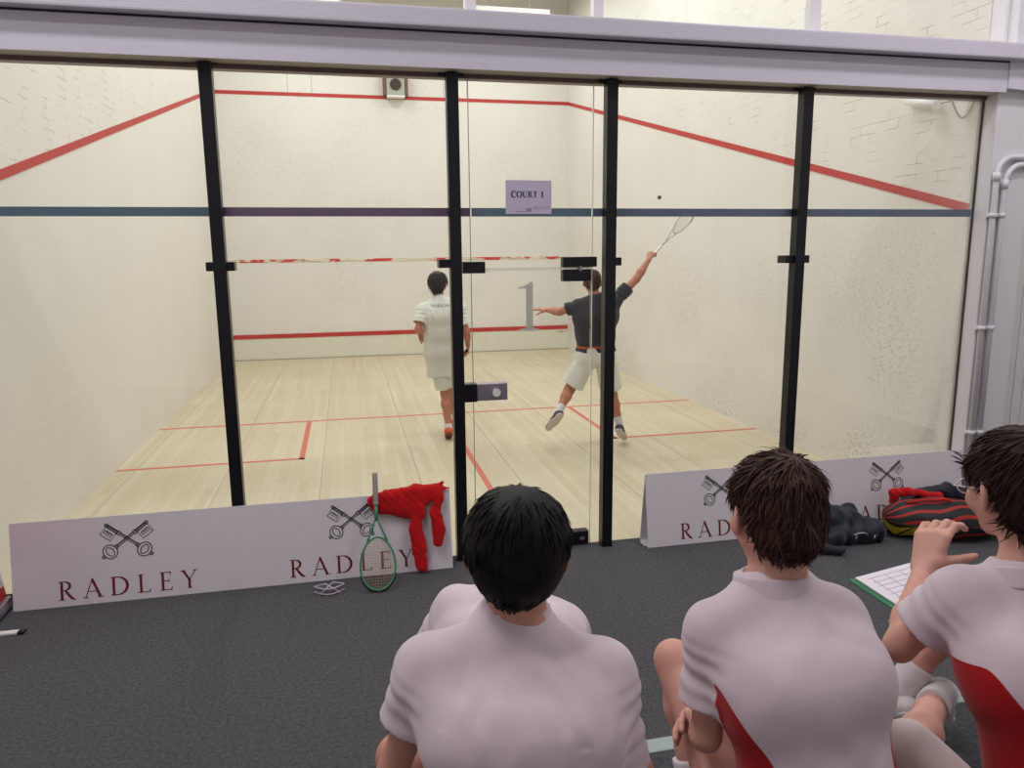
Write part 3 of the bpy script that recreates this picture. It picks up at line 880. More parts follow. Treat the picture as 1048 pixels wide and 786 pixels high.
mb.tube([(5.30 + .06 * math.cos(k / 10 * 2 * PI), -.50 - .012 * math.sin(k / 10 * 2 * PI), .075 + .03 * math.sin(k / 10 * 2 * PI)) for k in range(5)], .0028, 6)
mb.tube([(5.27, -.50, .06), (5.268, -.515, .085)], .003, 6); mb.tube([(5.40, -.51, .055), (5.405, -.515, .08)], .003, 6)
mb.build('zip_pull', M['white_print'], coat)

# ---- racket bag: black, red bands, yellow end
def bag_mat():
    t = NT('racket_bag_fabric')
    at = t.node('ShaderNodeAttribute'); at.attribute_name = 'zone'
    a2 = t.node('ShaderNodeAttribute'); a2.attribute_name = 'band'
    n = t.noise(t.coords(), 30, 3)
    c = t.mix(t.math('GREATER_THAN', t.math('SINE', t.math('MULTIPLY', a2.outputs['Fac'], 1.4)), .55), srgb(24, 22, 26), srgb(176, 34, 28))
    c = t.mix(t.math('GREATER_THAN', at.outputs['Fac'], 0), c, t.mix(t.math('GREATER_THAN', t.math('SINE', t.math('MULTIPLY', a2.outputs['Fac'], .6)), .25), srgb(200, 178, 30), srgb(28, 24, 22)))
    t.base(t.mix(t.math('MULTIPLY', n, .2), c, (0, 0, 0, 1))); t.p(Roughness=.6)
    return t.m
M['bag'] = bag_mat()
t = thing('racket_bag', 'red and black racket bag with a yellow end, beside the dark coat', 'bag', (5.86, -.38, 0))
A = P3(5.70, -.37, .10); B = P3(6.24, -.55, .11)
ax_ = unit(B - A); 
ops = [U(ell((A + B) / 2 + P3(-.02, .0, .02), (.34, .17, .135), [ax_, unit(np.cross((0, 0, 1), ax_)), (0, 0, 1)]), .02), U(cone(A, B, .11, .10), .05),
       U(cone(P3(5.72, -.36, .2), P3(5.98, -.42, .215), .035, .04), .03), I(plane((0, 0, .006), (0, 0, -1)), 0)]
def zone(v):
    u = (v - A) @ ax_; return np.minimum((.075 - u) - .02 * np.sin(v[:, 2] * 40), .12 - v[:, 2])
def band(v):
    q = v - A; u = q @ ax_; ang = np.arctan2(q[:, 2] - .02, q @ unit(np.cross((0, 0, 1), ax_))); return ang * 9 + u * 9 + .6 * np.sin(u * 22)
sdf_obj('bag_body', ops, (5.44, -.85, -.01), (6.5, -.1, .32), .006, M['bag'], t, disp=wr(8, 24, .006), attr={'zone': zone, 'band': band})
MB().tube([(5.72, -.40, .235), (5.80, -.47, .27), (5.93, -.50, .275), (6.04, -.48, .24)], .011, 8, flat=.6).build('carry_strap', M['red_cloth'], t)
MB().tube([(5.58, -.50, .06), (5.66, -.56, .13), (5.80, -.59, .15), (5.98, -.64, .13), (6.2, -.68, .08)], .006, 8).build('zip', M['black_metal'], t)
# red and navy garments lying on the bag
ops = [U(cone(P3(5.72, -.28, .262), P3(5.80, -.30, .275), .03, .03), .02), U(cone(P3(5.80, -.30, .275), P3(5.92, -.32, .262), .028, .022), .02), U(cone(P3(5.74, -.27, .20), P3(5.72, -.28, .27), .035, .025), .02),
       U(cone(P3(5.92, -.32, .25), P3(6.02, -.36, .245), .02, .024), .02)]
tt = thing('red_garment', 'small crumpled red cloth on top of the racket bag', 'clothing', (5.78, -.29, .23))
sdf_obj('cloth', ops, (5.6, -.4, .12), (6.1, -.2, .34), .004, M['red_cloth'], tt, disp=wr(21, 70, .004))
ops = [U(cone(P3(5.95, -.26, .235), P3(6.12, -.30, .255), .04, .05), .03), U(cone(P3(6.12, -.30, .255), P3(6.30, -.36, .22), .05, .045), .03), U(cone(P3(5.9, -.22, .16), P3(6.2, -.26, .16), .06, .06), .04)]
tt = thing('navy_garment', 'folded navy top lying across the back of the racket bag', 'clothing', (6.1, -.28, .2))
sdf_obj('cloth', ops, (5.7, -.5, .05), (6.5, -.12, .36), .005, M['navy'], tt, disp=wr(22, 50, .005))

# ---- pull-up banner stand at the far left edge
t = thing('banner_stand', 'red and white pull-up banner with silver base at the left edge', 'banner stand', (.15, -.32, 0))
bd = Vector((.186, -.125, 0)); be = Vector((.224, -.92, 0)); ub = (be - bd).normalized(); nb_ = Vector((-ub.y, ub.x, 0))
mb = MB(); mb.obox((bd + be) / 2 + Vector((0, 0, .045)), ub, nb_, (0, 0, 1), ((be - bd).length / 2, .035, .03), .008); mb.build('base_cassette', M['steel'], t)
MB().obox(bd + Vector((0, 0, .045)) - ub * .004, ub, nb_, (0, 0, 1), (.008, .038, .034), .004).build('end_cap', M['black_metal'], t)
mb = MB(); lean = Vector((-.11, -.02, 1)).normalized()
sh = NT('banner_print'); tc = sh.coords(); sp_ = sh.node('ShaderNodeSeparateXYZ'); sh.l.new(tc, sp_.inputs[0])
zz = sh.math('ADD', sp_.outputs[2], sh.math('MULTIPLY', sp_.outputs[1], .12))
sh.base(sh.ramp(zz, [(0, srgb(190, 30, 36)), (.119, srgb(190, 30, 36)), (.12, srgb(222, 216, 226)), (.209, srgb(222, 216, 226)), (.21, srgb(60, 40, 48)), (.33, srgb(190, 30, 36))])); sh.p(Roughness=.5)
for e_ in sh.n:
    if e_.type == 'VALTORGB': e_.color_ramp.interpolation = 'CONSTANT'
mb.prism([(0.005, 0), (.78, 0), (.78, 1.1), (.005, 1.1)], bd + Vector((.012, 0, .07)), ub, lean, .003); mb.build('printed_panel', sh.m, t)
MB().tube([bd + ub * .4 + Vector((.02, 0, .07)), bd + ub * .4 + lean * 1.15 + Vector((.02, 0, .07))], .008, 8).build('support_pole', M['steel'], t)
MB().obox((.20, -.452, .008), (1, 0, 0), (0, 1, 0), (0, 0, 1), (.175, .018, .007), .004).build('foot', M['fitting_white'], t)
MB().obox((.385, -.452, .008), (1, 0, 0), (0, 1, 0), (0, 0, 1), (.016, .02, .008), .004).build('foot_cap', M['black_metal'], t)

# ---- squash ball in flight
ball_ = MB(); bmesh.ops.create_icosphere(ball_.bm, subdivisions=3, radius=.0202)
o = ball_.build('squash_ball', simple('ball_rubber', srgb(96, 94, 92), .7), None, True); o.location = (5.09, 2.36, 2.424)
tag(o, 'small dark squash ball in the air above the raised racket', 'ball')

# ---- tiered platform the boys sit on
M['tier_edge'] = simple('pale_green_nosing', srgb(150, 164, 158), .5, var=.04)
M['tier_carpet'] = carpet_mat('tier_carpet', srgb(50, 50, 54), srgb(100, 100, 104))
t = thing('seating_platform', 'low carpeted platform with a pale green edge that the spectators sit on', 'platform', (2.9, -3.3, 0))
mb = MB(); mb.box((1.2, -4.05, 0.0), (4.9, -2.83, .585), .004); mb.build('carpeted_block', M['tier_carpet'], t)
MB().box((1.2, -2.83, .50), (4.9, -2.775, .60), .006).build('nosing', M['tier_edge'], t)
MB().box((1.2, -4.05, .585), (4.9, -2.83, .598), .002).build('tread', M['tier_carpet'], t)

# ================================================================== people
def skin_mat(name, col, col2):
    t = NT(name); vec = t.coords()
    n = t.noise(vec, 18, 4, .6); n2 = t.noise(vec, 240, 3, .6)
    t.base(t.mix(n, col, col2)); t.p(Roughness=.55)
    t.b.inputs['Specular IOR Level'].default_value = .35
    t.b.inputs['Subsurface Weight'].default_value = .12; t.b.inputs['Subsurface Radius'].default_value = (.012, .004, .002); t.b.inputs['Subsurface Scale'].default_value = .6
    t.bump(n2, .12, .0008)
    return t.m
M['skin_a'] = skin_mat('skin_light_warm', srgb(206, 152, 132), srgb(190, 132, 114))
M['skin_b'] = skin_mat('skin_pale_pink', srgb(214, 164, 148), srgb(198, 144, 128))
M['skin_c'] = skin_mat('skin_tanned', srgb(196, 136, 110), srgb(180, 118, 94))
def hair_mat(name, c1, c2):
    t = NT(name); n = t.noise(t.coords(scale=(1, 1, .35)), 120, 3, .6)
    t.base(t.mix(n, c1, c2)); t.p(Roughness=.55); t.b.inputs['Specular IOR Level'].default_value = .18
    t.bump(n, .35, .002); return t.m
M['hair_black'] = hair_mat('hair_black', srgb(9, 8, 9), srgb(17, 14, 14))
M['hair_brown'] = hair_mat('hair_dark_brown', srgb(44, 28, 24), srgb(76, 50, 42))
M['hair_dark'] = hair_mat('hair_very_dark_brown', srgb(30, 19, 17), srgb(58, 38, 32))
M['hair_grey'] = hair_mat('hair_dark_ash', srgb(36, 32, 30), srgb(70, 62, 58))
M['eye_white'] = simple('eye_white', srgb(235, 232, 228), .2, var=.01)
M['iris'] = simple('iris_brown', srgb(60, 38, 26), .2)

def shirt_mat(name, col, col2=None):
    return cloth(name, col, .85, col2=col2, attr='panel' if col2 is not None else None, weave=1100).m
WHITE_PINK = srgb(217, 199, 208)
M['shirt_plain'] = shirt_mat('white_sports_shirt', WHITE_PINK)
M['shirt_panel'] = shirt_mat('white_shirt_red_side_panel', WHITE_PINK, srgb(168, 14, 20))
M['shorts_white'] = shirt_mat('white_shorts', srgb(210, 196, 194))
M['shorts_navy'] = shirt_mat('navy_shorts', srgb(34, 34, 58))
M['player_white'] = shirt_mat('white_match_shirt', srgb(226, 228, 218))
M['charcoal'] = shirt_mat('charcoal_match_shirt', srgb(54, 54, 60), srgb(196, 84, 62))
M['sock'] = simple('white_sock', srgb(226, 220, 222), .9, var=.05, nscale=200, bump=.4)
M['shoe_orange'] = simple('orange_shoe', srgb(222, 84, 44), .5, var=.15, nscale=60)
M['shoe_dark'] = simple('navy_grey_shoe', srgb(50, 54, 68), .5, var=.15, nscale=60)
M['sole_white'] = simple('white_shoe_sole', srgb(214, 208, 204), .5, var=.05)
M['sole_dark'] = simple('gum_shoe_sole', srgb(110, 70, 52), .6, var=.1)
M['shoe_white'] = simple('white_shoe', srgb(212, 208, 206), .5, var=.05)
M['shoe_black'] = simple('black_shoe_patch', srgb(26, 26, 32), .5, var=.05)

def head_ops(c, fwd, up, s=1.0):
    f = unit(fwd); u = unit(np.array(up, float) - f * np.dot(up, f)); r = np.cross(f, u)
    Mx = np.array([r, f, u]); L_ = lambda x, y, z: np.array(c, float) + (r * x + f * y + u * z) * s
    e = lambda p, rad, k=.015: U(ell(L_(*p), np.array(rad) * s, Mx), k * s)
    ops = [e((0, 0, 0), (.074, .094, .090)), e((0, .028, -.060), (.055, .066, .058), .03), U(ball(L_(0, .074, -.104), .020 * s), .03),
           e((0, -.02, -.03), (.066, .075, .07), .03),
           U(cone(L_(-.032, .082, .002), L_(.032, .082, .002), .013 * s), .015),
           e((-.040, .066, -.045), (.02, .022, .022), .02), e((.040, .066, -.045), (.02, .022, .022), .02),
           S(ball(L_(-.031, .103, -.019), .0145 * s), .012), S(ball(L_(.031, .103, -.019), .0145 * s), .012),
           U(ball(L_(-.031, .079, -.019), .0125 * s), .004), U(ball(L_(.031, .079, -.019), .0125 * s), .004),
           U(cone(L_(0, .090, -.012), L_(0, .108, -.044), .0075 * s, .011 * s), .010), U(cone(L_(-.012, .096, -.048), L_(.012, .096, -.048), .0075 * s), .006),
           U(cone(L_(-.019, .088, -.073), L_(.019, .088, -.073), .0072 * s), .005), U(cone(L_(-.016, .086, -.084), L_(.016, .086, -.084), .0078 * s), .006)]
    for sg in (-1, 1):
        er = unit(r * .35 * sg * -1 + f * .0 + u * 0 + r * sg) if False else r * sg
        Me = np.array([unit(r * sg * .8 + f * .6), unit(f * .8 - r * sg * .6), u])
        ec = L_(.082 * sg, -.010, -.026)
        ops += [U(ell(ec, np.array((.0085, .020, .033)) * s, Me), .006), S(ell(ec + (r * sg * .006 + f * .007) * s, np.array((.006, .011, .020)) * s, Me), .004),
                U(ball(L_(.072 * sg, -.004, -.055), .008 * s), .006)]
    return ops, L_, Mx

def hand_ops(w, d, n, side, curls=(.25, .3, .35, .4), s=1.0, thumb=(.7, .75, .25), tcurl=.35, k=.006):
    """w wrist, d towards the knuckles, n the way the palm faces; thumb lies on +cross(d,n)*side"""
    w = np.array(w, float); d = unit(d); n = unit(np.array(n, float) - d * np.dot(n, d)); l = np.cross(d, n) * side
    ops = []
    for i in range(4):
        lat = (.028 - .0185 * i) * s; kn = w + d * (.084 - .004 * abs(i - 1)) * s + l * lat
        ops.append(U(cone(w + l * lat * .55 + d * .008 * s, kn, .0135 * s, .0102 * s), .014 * s))
        ang = 0; p = kn; ff = (.94, 1.04, .97, .78)[i]; dd = d
        c = curls[i]
        rad = [.0093, .0084, .0076, .0066]
        for j, L_ in enumerate((.044, .027, .021)):
            ang += c * (1.0, 1.15, .75)[j]
            spread = l * (.06 - .04 * i)
            dd = unit(d * math.cos(ang) + n * math.sin(ang) + spread)
            p2 = p + dd * L_ * ff * s
            ops.append(U(cone(p, p2, rad[j] * s, rad[j + 1] * s), .003 if j or True else k)); p = p2
    b = w + d * .022 * s + l * .022 * s
    t1 = unit(d * thumb[0] + l * thumb[1] + n * thumb[2])
    p = b + t1 * .044 * s; ops.append(U(cone(b, p, .0145 * s, .0105 * s), .012 * s))
    t2 = unit(t1 + n * tcurl * .5 + d * tcurl * .6); p2 = p + t2 * .032 * s; ops.append(U(cone(p, p2, .0102 * s, .0088 * s), .003))
    t3 = unit(t2 + n * tcurl * .5 + d * tcurl * .4); p3 = p2 + t3 * .025 * s; ops.append(U(cone(p2, p3, .0088 * s, .0072 * s), .003))
    return ops

def limb(pts, rs, k=.02): return [U(cone(pts[i], pts[i + 1], rs[i], rs[i + 1]), k) for i in range(len(pts) - 1)]
def lerp(a, b, t): return np.array(a, float) * (1 - t) + np.array(b, float) * t

def torso_ops(J, g, w=1.0):
    """g: extra radius; torso frame in J"""
    Pv, N, R, F = J['pelvis'], J['neck'], J['R'], J['F']
    Uv = unit(N - Pv); L_ = np.linalg.norm(N - Pv); b = J.get('bulge', .03)
    hw = J.get('hipw', .085) * w; cw = J.get('chestw', .085) * w
    mid = Pv + Uv * L_ * .38 - F * b * .8; ch = Pv + Uv * L_ * .70 - F * b
    sL, sR = J['shL'], J['shR']
    o = [U(cone(Pv - R * hw, Pv + R * hw, .098 * w + g), .05), U(cone(mid - R * hw * .75, mid + R * hw * .75, .088 * w + g), .06),
         U(cone(ch - R * cw, ch + R * cw, .098 * w + g), .06),
         U(cone(Pv - R * hw, mid - R * hw * .8, .092 * w + g, .086 * w + g), .05), U(cone(Pv + R * hw, mid + R * hw * .8, .092 * w + g, .086 * w + g), .05),
         U(cone(mid - R * hw * .8, ch - R * cw, .086 * w + g, .095 * w + g), .05), U(cone(mid + R * hw * .8, ch + R * cw, .086 * w + g, .095 * w + g), .05),
         U(cone(mid, ch, .09 * w + g, .1 * w + g), .04),
         U(cone(N - Uv * .045 - R * .02, sL, .056 * w + g, .048 * w + g), .05), U(cone(N - Uv * .045 + R * .02, sR, .056 * w + g, .048 * w + g), .05),
         U(cone(N - Uv * .0, lerp(N - Uv * .03, sL, .6), .048 + g * .6, .036 + g * .6), .04), U(cone(N, lerp(N - Uv * .03, sR, .6), .048 + g * .6, .036 + g * .6), .04),
         U(cone(ch - R * cw * .9, sL - Uv * .03, .085 * w + g, .05 * w + g), .05), U(cone(ch + R * cw * .9, sR - Uv * .03, .085 * w + g, .05 * w + g), .05),
         U(cone(N - Uv * .10 - F * b * .7, ch, .075 * w + g, .1 * w + g), .05)]
    return o

def sleeve(a, b, r1, r2, inner):
    """open ended sleeve from a to b"""
    a = np.array(a, float); b = np.array(b, float); d = unit(b - a)
    return inter(cone(a - d * .0, b + d * .04, r1, r2), plane(b, d), neg(inter(cone(b - d * .12, b + d * .2, inner, inner + .006), plane(b - d * .028, -d))))

def hair_obj(t, c, fwd, up, s, mat, length=.05, nl=1600, seed=1, fall=.5, hp=((-.07, -.088), (.09, .045)), thick=1.0, lift=.2, wild=.35, shell=(.089, .105, .103), off=(0, -.010, .010), front=0, h=.005, shift=0.0):
    """cap of hair plus separate locks that follow the head from the crown"""
    f = unit(fwd); u = unit(np.array(up, float) - f * np.dot(up, f)); r = np.cross(f, u); Mx = np.array([r, f, u]); c = np.array(c, float)
    L_ = lambda x, y, z: c + (r * x + f * y + u * z) * s
    sc = L_(*off); rad = np.array(shell) * s
    (y0, z0), (y1, z1) = hp
    pn = unit(u * (y1 - y0) - f * (z1 - z0))
    ops = [U(ell(sc, rad, Mx), 0), U(ell(L_(0, -.045, -.045), np.array((.066, .062, .062)) * s, Mx), .03), I(plane(L_(0, y0, z0), -pn), .018),
           S(ell(L_(0, .085, -.05), np.array((.07, .07, .085)) * s, Mx), .015),
           S(ell(L_(-.088, -.004, -.046), np.array((.026, .034, .048)) * s, Mx), .01), S(ell(L_(.088, -.004, -.046), np.array((.026, .034, .048)) * s, Mx), .01)]
    lo, hi = c - .15 * s, c + .15 * s
    me, v = sdf_mesh('hair', ops, lo, hi, h, disp=wr(seed, 70, .0022))
    # locks
    rg = np.random.RandomState(seed)
    nrm = np.zeros((len(me.vertices), 3)); me.vertices.foreach_get('normal', nrm.ravel())
    nrm = np.array([vv.normal[:] for vv in me.vertices])
    crown = L_(.01 + shift, -.045, .09)
    q = (v - sc) @ Mx.T / rad
    ok = np.nonzero((np.linalg.norm(q, axis=1) > .9))[0]
    bm = bmesh.new(); bm.from_mesh(me)
    for fc in bm.faces: fc.smooth = True
    ears_ = np.minimum(np.linalg.norm(v - L_(-.08, .004, -.030), axis=1), np.linalg.norm(v - L_(.08, .004, -.030), axis=1))
    ok = ok[ears_[ok] > .054 * s]
    pick = rg.choice(ok, nl)
    for i in pick:
        p = v[i] - nrm[i] * .004; n = nrm[i]
        d = p - crown; d = d - n * (d @ n); d = unit(d + 1e-5) + rg.normal(size=3) * wild * .5 + f * front
        ln = length * s * rg.uniform(.6, 1.15); m = 5; rr = rg.uniform(.0013, .0030) * thick
        rings = []; cur = p.copy(); lf = lift * rg.uniform(.2, 1.4)
        for k in range(m):
            tt = k / (m - 1)
            qn = ((cur - sc) @ Mx.T) / rad ** 2; nn = unit(qn @ Mx)
            dd = unit(d - nn * (d @ nn) + nn * lf * (1 - .5 * tt)) if k else unit(d + nn * lf)
            dd = unit(dd + np.array((0, 0, -fall * tt)))
            a = unit(np.cross(dd, nn) + 1e-6); b = np.cross(a, dd); rk = rr * (1 - tt) ** .7 * (1 if k < m - 1 else 0) + .0002
            rings.append([bm.verts.new(cur + a * rk * 1.7), bm.verts.new(cur + b * rk * .8), bm.verts.new(cur - a * rk * 1.7)])
            cur = cur + dd * ln / (m - 1)
        for k in range(m - 1):
            A, B = rings[k], rings[k + 1]
            for j in range(3):
                fc = bm.faces.new((A[j], A[(j + 1) % 3], B[(j + 1) % 3], B[j])); fc.smooth = True
    bm.to_mesh(me); bm.free()
    return link_mesh('hair', me, mat, t, False)

def eyes(t, L_, Mx, s):
    for sg in (-1, 1):
        mb = MB(); bmesh.ops.create_icosphere(mb.bm, subdivisions=2, radius=.0122 * s, matrix=Matrix.Translation(Vector(L_(.031 * sg, .0825, -.019))))
        for f in mb.bm.faces: f.smooth = True
        e = mb.build('eye', M['eye_white'], t)
        mb = MB(); bmesh.ops.create_icosphere(mb.bm, subdivisions=2, radius=.006 * s, matrix=Matrix.Translation(Vector(L_(.031 * sg, .0900, -.019))))
        mb.build('iris', M['iris'], e)

def shoe(t, ank, toe, up, upper, sole, s=1.0, patch=None):
    """ank = ankle joint; toe = tip; up = shank direction"""
    ank = np.array(ank, float); toe = np.array(toe, float); up = unit(up)
    d = toe - ank; d = unit(d - up * (d @ up) * .0); side = unit(np.cross(d, up)); upn = np.cross(side, d)
    heel = ank - d * .045 * s - upn * .045 * s; mid = ank + d * .06 * s - upn * .05 * s; tip = heel + d * .235 * s
    Mx = np.array([side, d, upn])
    base = heel * .5 + tip * .5
    soleplane = base - upn * .022 * s
    ops = [U(cone(heel, mid, .036 * s, .037 * s), .02), U(cone(mid, tip, .040 * s, .030 * s), .02), U(cone(ank - upn * .03 * s, ank + upn * .006 * s, .042 * s, .038 * s), .03), I(plane(soleplane, -upn), .004)]
    lo, hi = bbox([heel, tip, ank], .09)
    sh = sdf_obj('shoe', ops, lo, hi, .005, upper, t)
    ops = [U(cone(heel, mid, .041 * s, .041 * s), .02), U(cone(mid, tip, .044 * s, .034 * s), .02), I(plane(soleplane + upn * .008 * s, upn), .003), I(plane(soleplane - upn * .012 * s, -upn), .003)]
    so = sdf_obj('sole', ops, lo, hi, .004, sole, sh)
    if patch:
        for sg in (-1, 1):
            mb = MB()
            for q in (0, .028, .056):
                mb.tube([heel + (d * (.07 + q) + upn * -.012 + side * sg * .0365) * s, heel + (d * (.10 + q) + upn * .018 + side * sg * .030) * s], .006 * s, 6)
            mb.build('side_stripes', patch, sh)
    mb = MB()
    for q in range(4): mb.tube([ank + (d * (.045 + q * .018) + side * .018 + upn * (-.012 - q * .006)) * s, ank + (d * (.045 + q * .018) - side * .018 + upn * (-.012 - q * .006)) * s], .003 * s, 5)
    mb.build('laces', M['sock'], sh)
    return sh

def figure(name, label, J, o):
    """a person: one continuous body mesh, clothes and hair as children"""
    for k_ in list(J):
        if isinstance(J[k_], (tuple, list)): J[k_] = np.array(J[k_], float)
    J['R'] = unit(J['R']); Uv = unit(J['neck'] - J['pelvis']); J['R'] = unit(J['R'] - Uv * (J['R'] @ Uv)); J['F'] = np.cross(Uv, J['R'])
    Rr, F = J['R'], J['F']; s = o.get('s', 1.0); w = o.get('w', 1.0); h = o.get('h', .005)
    t = thing(name, label, 'person', o['loc'])
    body = torso_ops(J, -.004, w)
    hops, HL, HM = head_ops(J['head'], J['hf'], J.get('hu', (0, 0, 1)), s)
    nb = J['neck'] - Uv * .05
    body += [U(cone(nb, HL(0, -.022, -.055), .052 * s, .050 * s), .03)] + hops
    for sd in 'LR':
        sh, el, wr_ = J['sh' + sd], J['el' + sd], J['wr' + sd]
        body += limb([sh, lerp(sh, el, .45), el, lerp(el, wr_, .35), wr_], [.046 * w, .043 * w, .036 * w, .038 * w, .0245 * s], .02)
        hd = J['hand' + sd]
        body += hand_ops(wr_, hd['d'], hd['n'], hd['side'], hd.get('c', (.25, .3, .35, .4)), hd.get('s', s), hd.get('t', (.7, .75, .25)), hd.get('tc', .35))
        hip, kn, an = J['hip' + sd], J['kn' + sd], J['an' + sd]
        kd = unit(kn - hip); cd_ = unit(kn - an); back = -unit(kd + cd_ * .001 - 0) if False else unit((hip + an) / 2 - kn + 1e-4)
        calf = lerp(kn, an, .3) + back * .014
        body += limb([hip, lerp(hip, kn, .5), kn], [.078 * w, .068 * w, .052 * w], .02) + [U(ball(kn - back * .008, .047 * w), .03)] + limb([kn, calf, lerp(kn, an, .65), an], [.046 * w, .052 * w, .038 * w, .031 * w], .02)
        if 'toe' + sd in J: body += limb([an, lerp(an, J['toe' + sd], .6) - np.array((0, 0, .0))], [.03, .022], .02)
    pts = [v for k_, v in J.items() if isinstance(v, np.ndarray) and v.shape == (3,) and k_ not in ('R', 'F', 'hf', 'hu')]
    lo, hi = bbox(pts, .2)
    sdf_obj('body', body, lo, hi, h, o['skin'], t)
    eyes(t, HL, HM, s)
    # shirt
    g = o.get('g', .014)
    st = torso_ops(J, g, w)
    hem = J['pelvis'] + Uv * o.get('hem', -.05)
    if o.get('skirt'):   # loose shirt hanging below the waist
        st += [U(cone(J['pelvis'] - Rr * .07 + Uv * .1, J['pelvis'] - Rr * .09 - Uv * o['skirt'], .10, .095), .04), U(cone(J['pelvis'] + Rr * .07 + Uv * .1, J['pelvis'] + Rr * .09 - Uv * o['skirt'], .10, .095), .04), U(cone(J['pelvis'] + Uv * .1, J['pelvis'] - Uv * o['skirt'], .10, .095), .04)]
    st += [I(plane(hem, -Uv), .004)]
    cuffs = []
    for sd in 'LR':
        sh, el = J['sh' + sd], J['el' + sd]; sl_ = o.get('sleeve', .62); cf = lerp(sh, el, sl_ if not isinstance(sl_, tuple) else sl_['LR'.index(sd)]); sr = o.get('sr', (.052, .066))
        st += [U(sleeve(sh, cf, sr[0], sr[1], sr[1] - .016), .016)]
    nk = J['neck'] + Uv * .012; ntop = HL(0, -.02, -.06)
    nk_ = o.get('nk', 0.0)
    nd = unit(ntop - nb)
    st += [U(cone(J['neck'] - Uv * .03, J['neck'] + nd * nk_, .064, .060), .03)] if nk_ else []
    st += [S(cone(J['neck'] + nd * (.046 + nk_) + F * .010, J['neck'] + nd * .20 + F * .016, .055 * s, .060 * s), .005)]
    attr = None
    if o.get('panel'):
        pn = o['panel']
        def pf(v, pn=pn):
            q = v - J['pelvis']; hgt = q @ Uv; ax = J['pelvis'] + Uv * hgt[:, None]; lat = (v - ax) @ Rr; fr = (v - ax) @ F + .02
            phi = np.arctan2(-fr, np.abs(lat) - .02)      # 0 = side, + = towards the back
            top = pn[0]; wd = pn[1] + pn[2] * np.sqrt(np.maximum(top - hgt, 0))
            wf = pn[4] + pn[5] * np.sqrt(np.maximum(top - hgt, 0))
            m = np.minimum(wd - phi, phi + wf)
            m = np.minimum(m, (top - hgt) * 12)
            m = np.minimum(m, (pn[3] - np.abs(lat)) * 12)
            for sd in 'LR':          # the sleeves stay white but for their inner side
                a0 = J['sh' + sd]; ad = unit(J['el' + sd] - a0); inn = Rr if sd == 'L' else -Rr
                qq = v - a0; al = qq @ ad; rd = np.linalg.norm(qq - al[:, None] * ad, axis=1)
                mm = (qq @ inn - .055 + (al - .04) * .45) * 10
                m = np.where((rd < .078) & (al > -.05) & (al < .30), np.minimum(m, mm), m)
            return m
        attr = {'panel': pf}
    if o.get('band'):
        bz, bh = o['band']
        attr = {'panel': lambda v: bh - np.abs((v - J['pelvis']) @ Uv - bz)}
    base_w = wr(o.get('seed', 3), o.get('wf', 26), o.get('wa', .0035), o.get('wst', (1, 1, .6)))
    fine = wr(o.get('seed', 3) + 7, 60, .0012); am = o.get('creases', .004)
    arms = []
    for sd in 'LR':
        sh, el = J['sh' + sd], J['el' + sd]; sl_ = o.get('sleeve', .62); sl_ = sl_['LR'.index(sd)] if isinstance(sl_, tuple) else sl_; arms.append((sh, unit(el - sh), Rr if sd == 'L' else -Rr, np.linalg.norm(el - sh) * sl_))
    def creases(p):
        d = base_w(p) + fine(p)
        for sh, ad, inn, tc in arms:
            q = p - sh; al = q @ ad; pit = sh + ad * .085 + inn * .045 - F * .02
            # folds across the sleeve
            rad_ = np.linalg.norm(q - al[:, None] * ad, axis=1)
            win = np.exp(-((al - .085) / .055) ** 2) * np.exp(-np.maximum(rad_ - .07, 0) ** 2 / .0006)
            tw = (q @ inn) * 30 + (q @ F) * 18
            d = d + am * .8 * win * np.sin(al * 190 + tw + 1.5 * np.sin(al * 40))
            # folds fanning out of the armpit into the back
            r_ = p - pit; rr_ = np.linalg.norm(r_, axis=1)
            ang = np.arctan2(r_ @ Uv, r_ @ inn)
            w2 = np.exp(-((rr_ - .085) / .045) ** 2) * np.exp(-((ang - .5) / .9) ** 2)
            d = d + am * w2 * np.sin(rr_ * 150 + ang * 2.2 + np.sin(ang * 5) * .6) * .75
        for sh, ad, inn, tc in arms:
            q = p - sh; al = q @ ad; rad_ = np.linalg.norm(q - al[:, None] * ad, axis=1)
            d = d * (1 - .85 * np.exp(-((al - tc) / .04) ** 2) * (rad_ < .085))
        return d
    sdf_obj('shirt', st, lo, hi, h * .85, o['shirt'], t, disp=creases, attr=attr)
    # collar
    ca = J['neck'] + nd * (nk_ - .012); cb = J['neck'] + nd * (.026 + nk_) + F * .004
    d_ = unit(cb - ca)
    ro, ri = (.064, .0555) if not o.get('polo') else (.070, .057)
    co = [U(inter(cone(ca, cb + d_ * .08, ro * s + (.010 if o.get('polo') else .002), ro * s - .006), plane(cb, d_), neg(cone(ca - d_ * .1, cb + d_ * .12, ri * s + .006, ri * s + .002)), plane(ca - d_ * .004, -d_)), 0)]
    if o.get('polo'): co += [S(ell(J['neck'] + F * .085, (.03, .05, .06), np.array([Rr, F, Uv])), .01)]
    clo, chi = bbox([ca, cb], .11)
    sdf_obj('collar', co, clo, chi, .003, o.get('collar', o['shirt']), t)
    # shorts
    gs = .016
    ss = [U(cone(J['pelvis'] - Rr * .08, J['pelvis'] + Rr * .08, .105 * w, .105 * w), .04)]
    wst = J['pelvis'] + Uv * o.get('waist', .06)
    ss += [U(cone(J['pelvis'] + Rr * sg * J.get('hipw', .085) * .9, wst + Rr * sg * J.get('hipw', .085) * .78, .110 * w, .101 * w), .04) for sg in (-1, 1)] + [I(plane(wst, Uv), .004)]
    for sd in 'LR':
        hip, kn = J['hip' + sd], J['kn' + sd]; cf = lerp(hip, kn, o.get('short', .72)); a, b = o.get('shr', (.092, .090))
        ss += [U(sleeve(hip, cf, a * w, b * w, b * w - .018) if not o.get('closed') else cone(hip, cf, a * w, b * w), .03)]
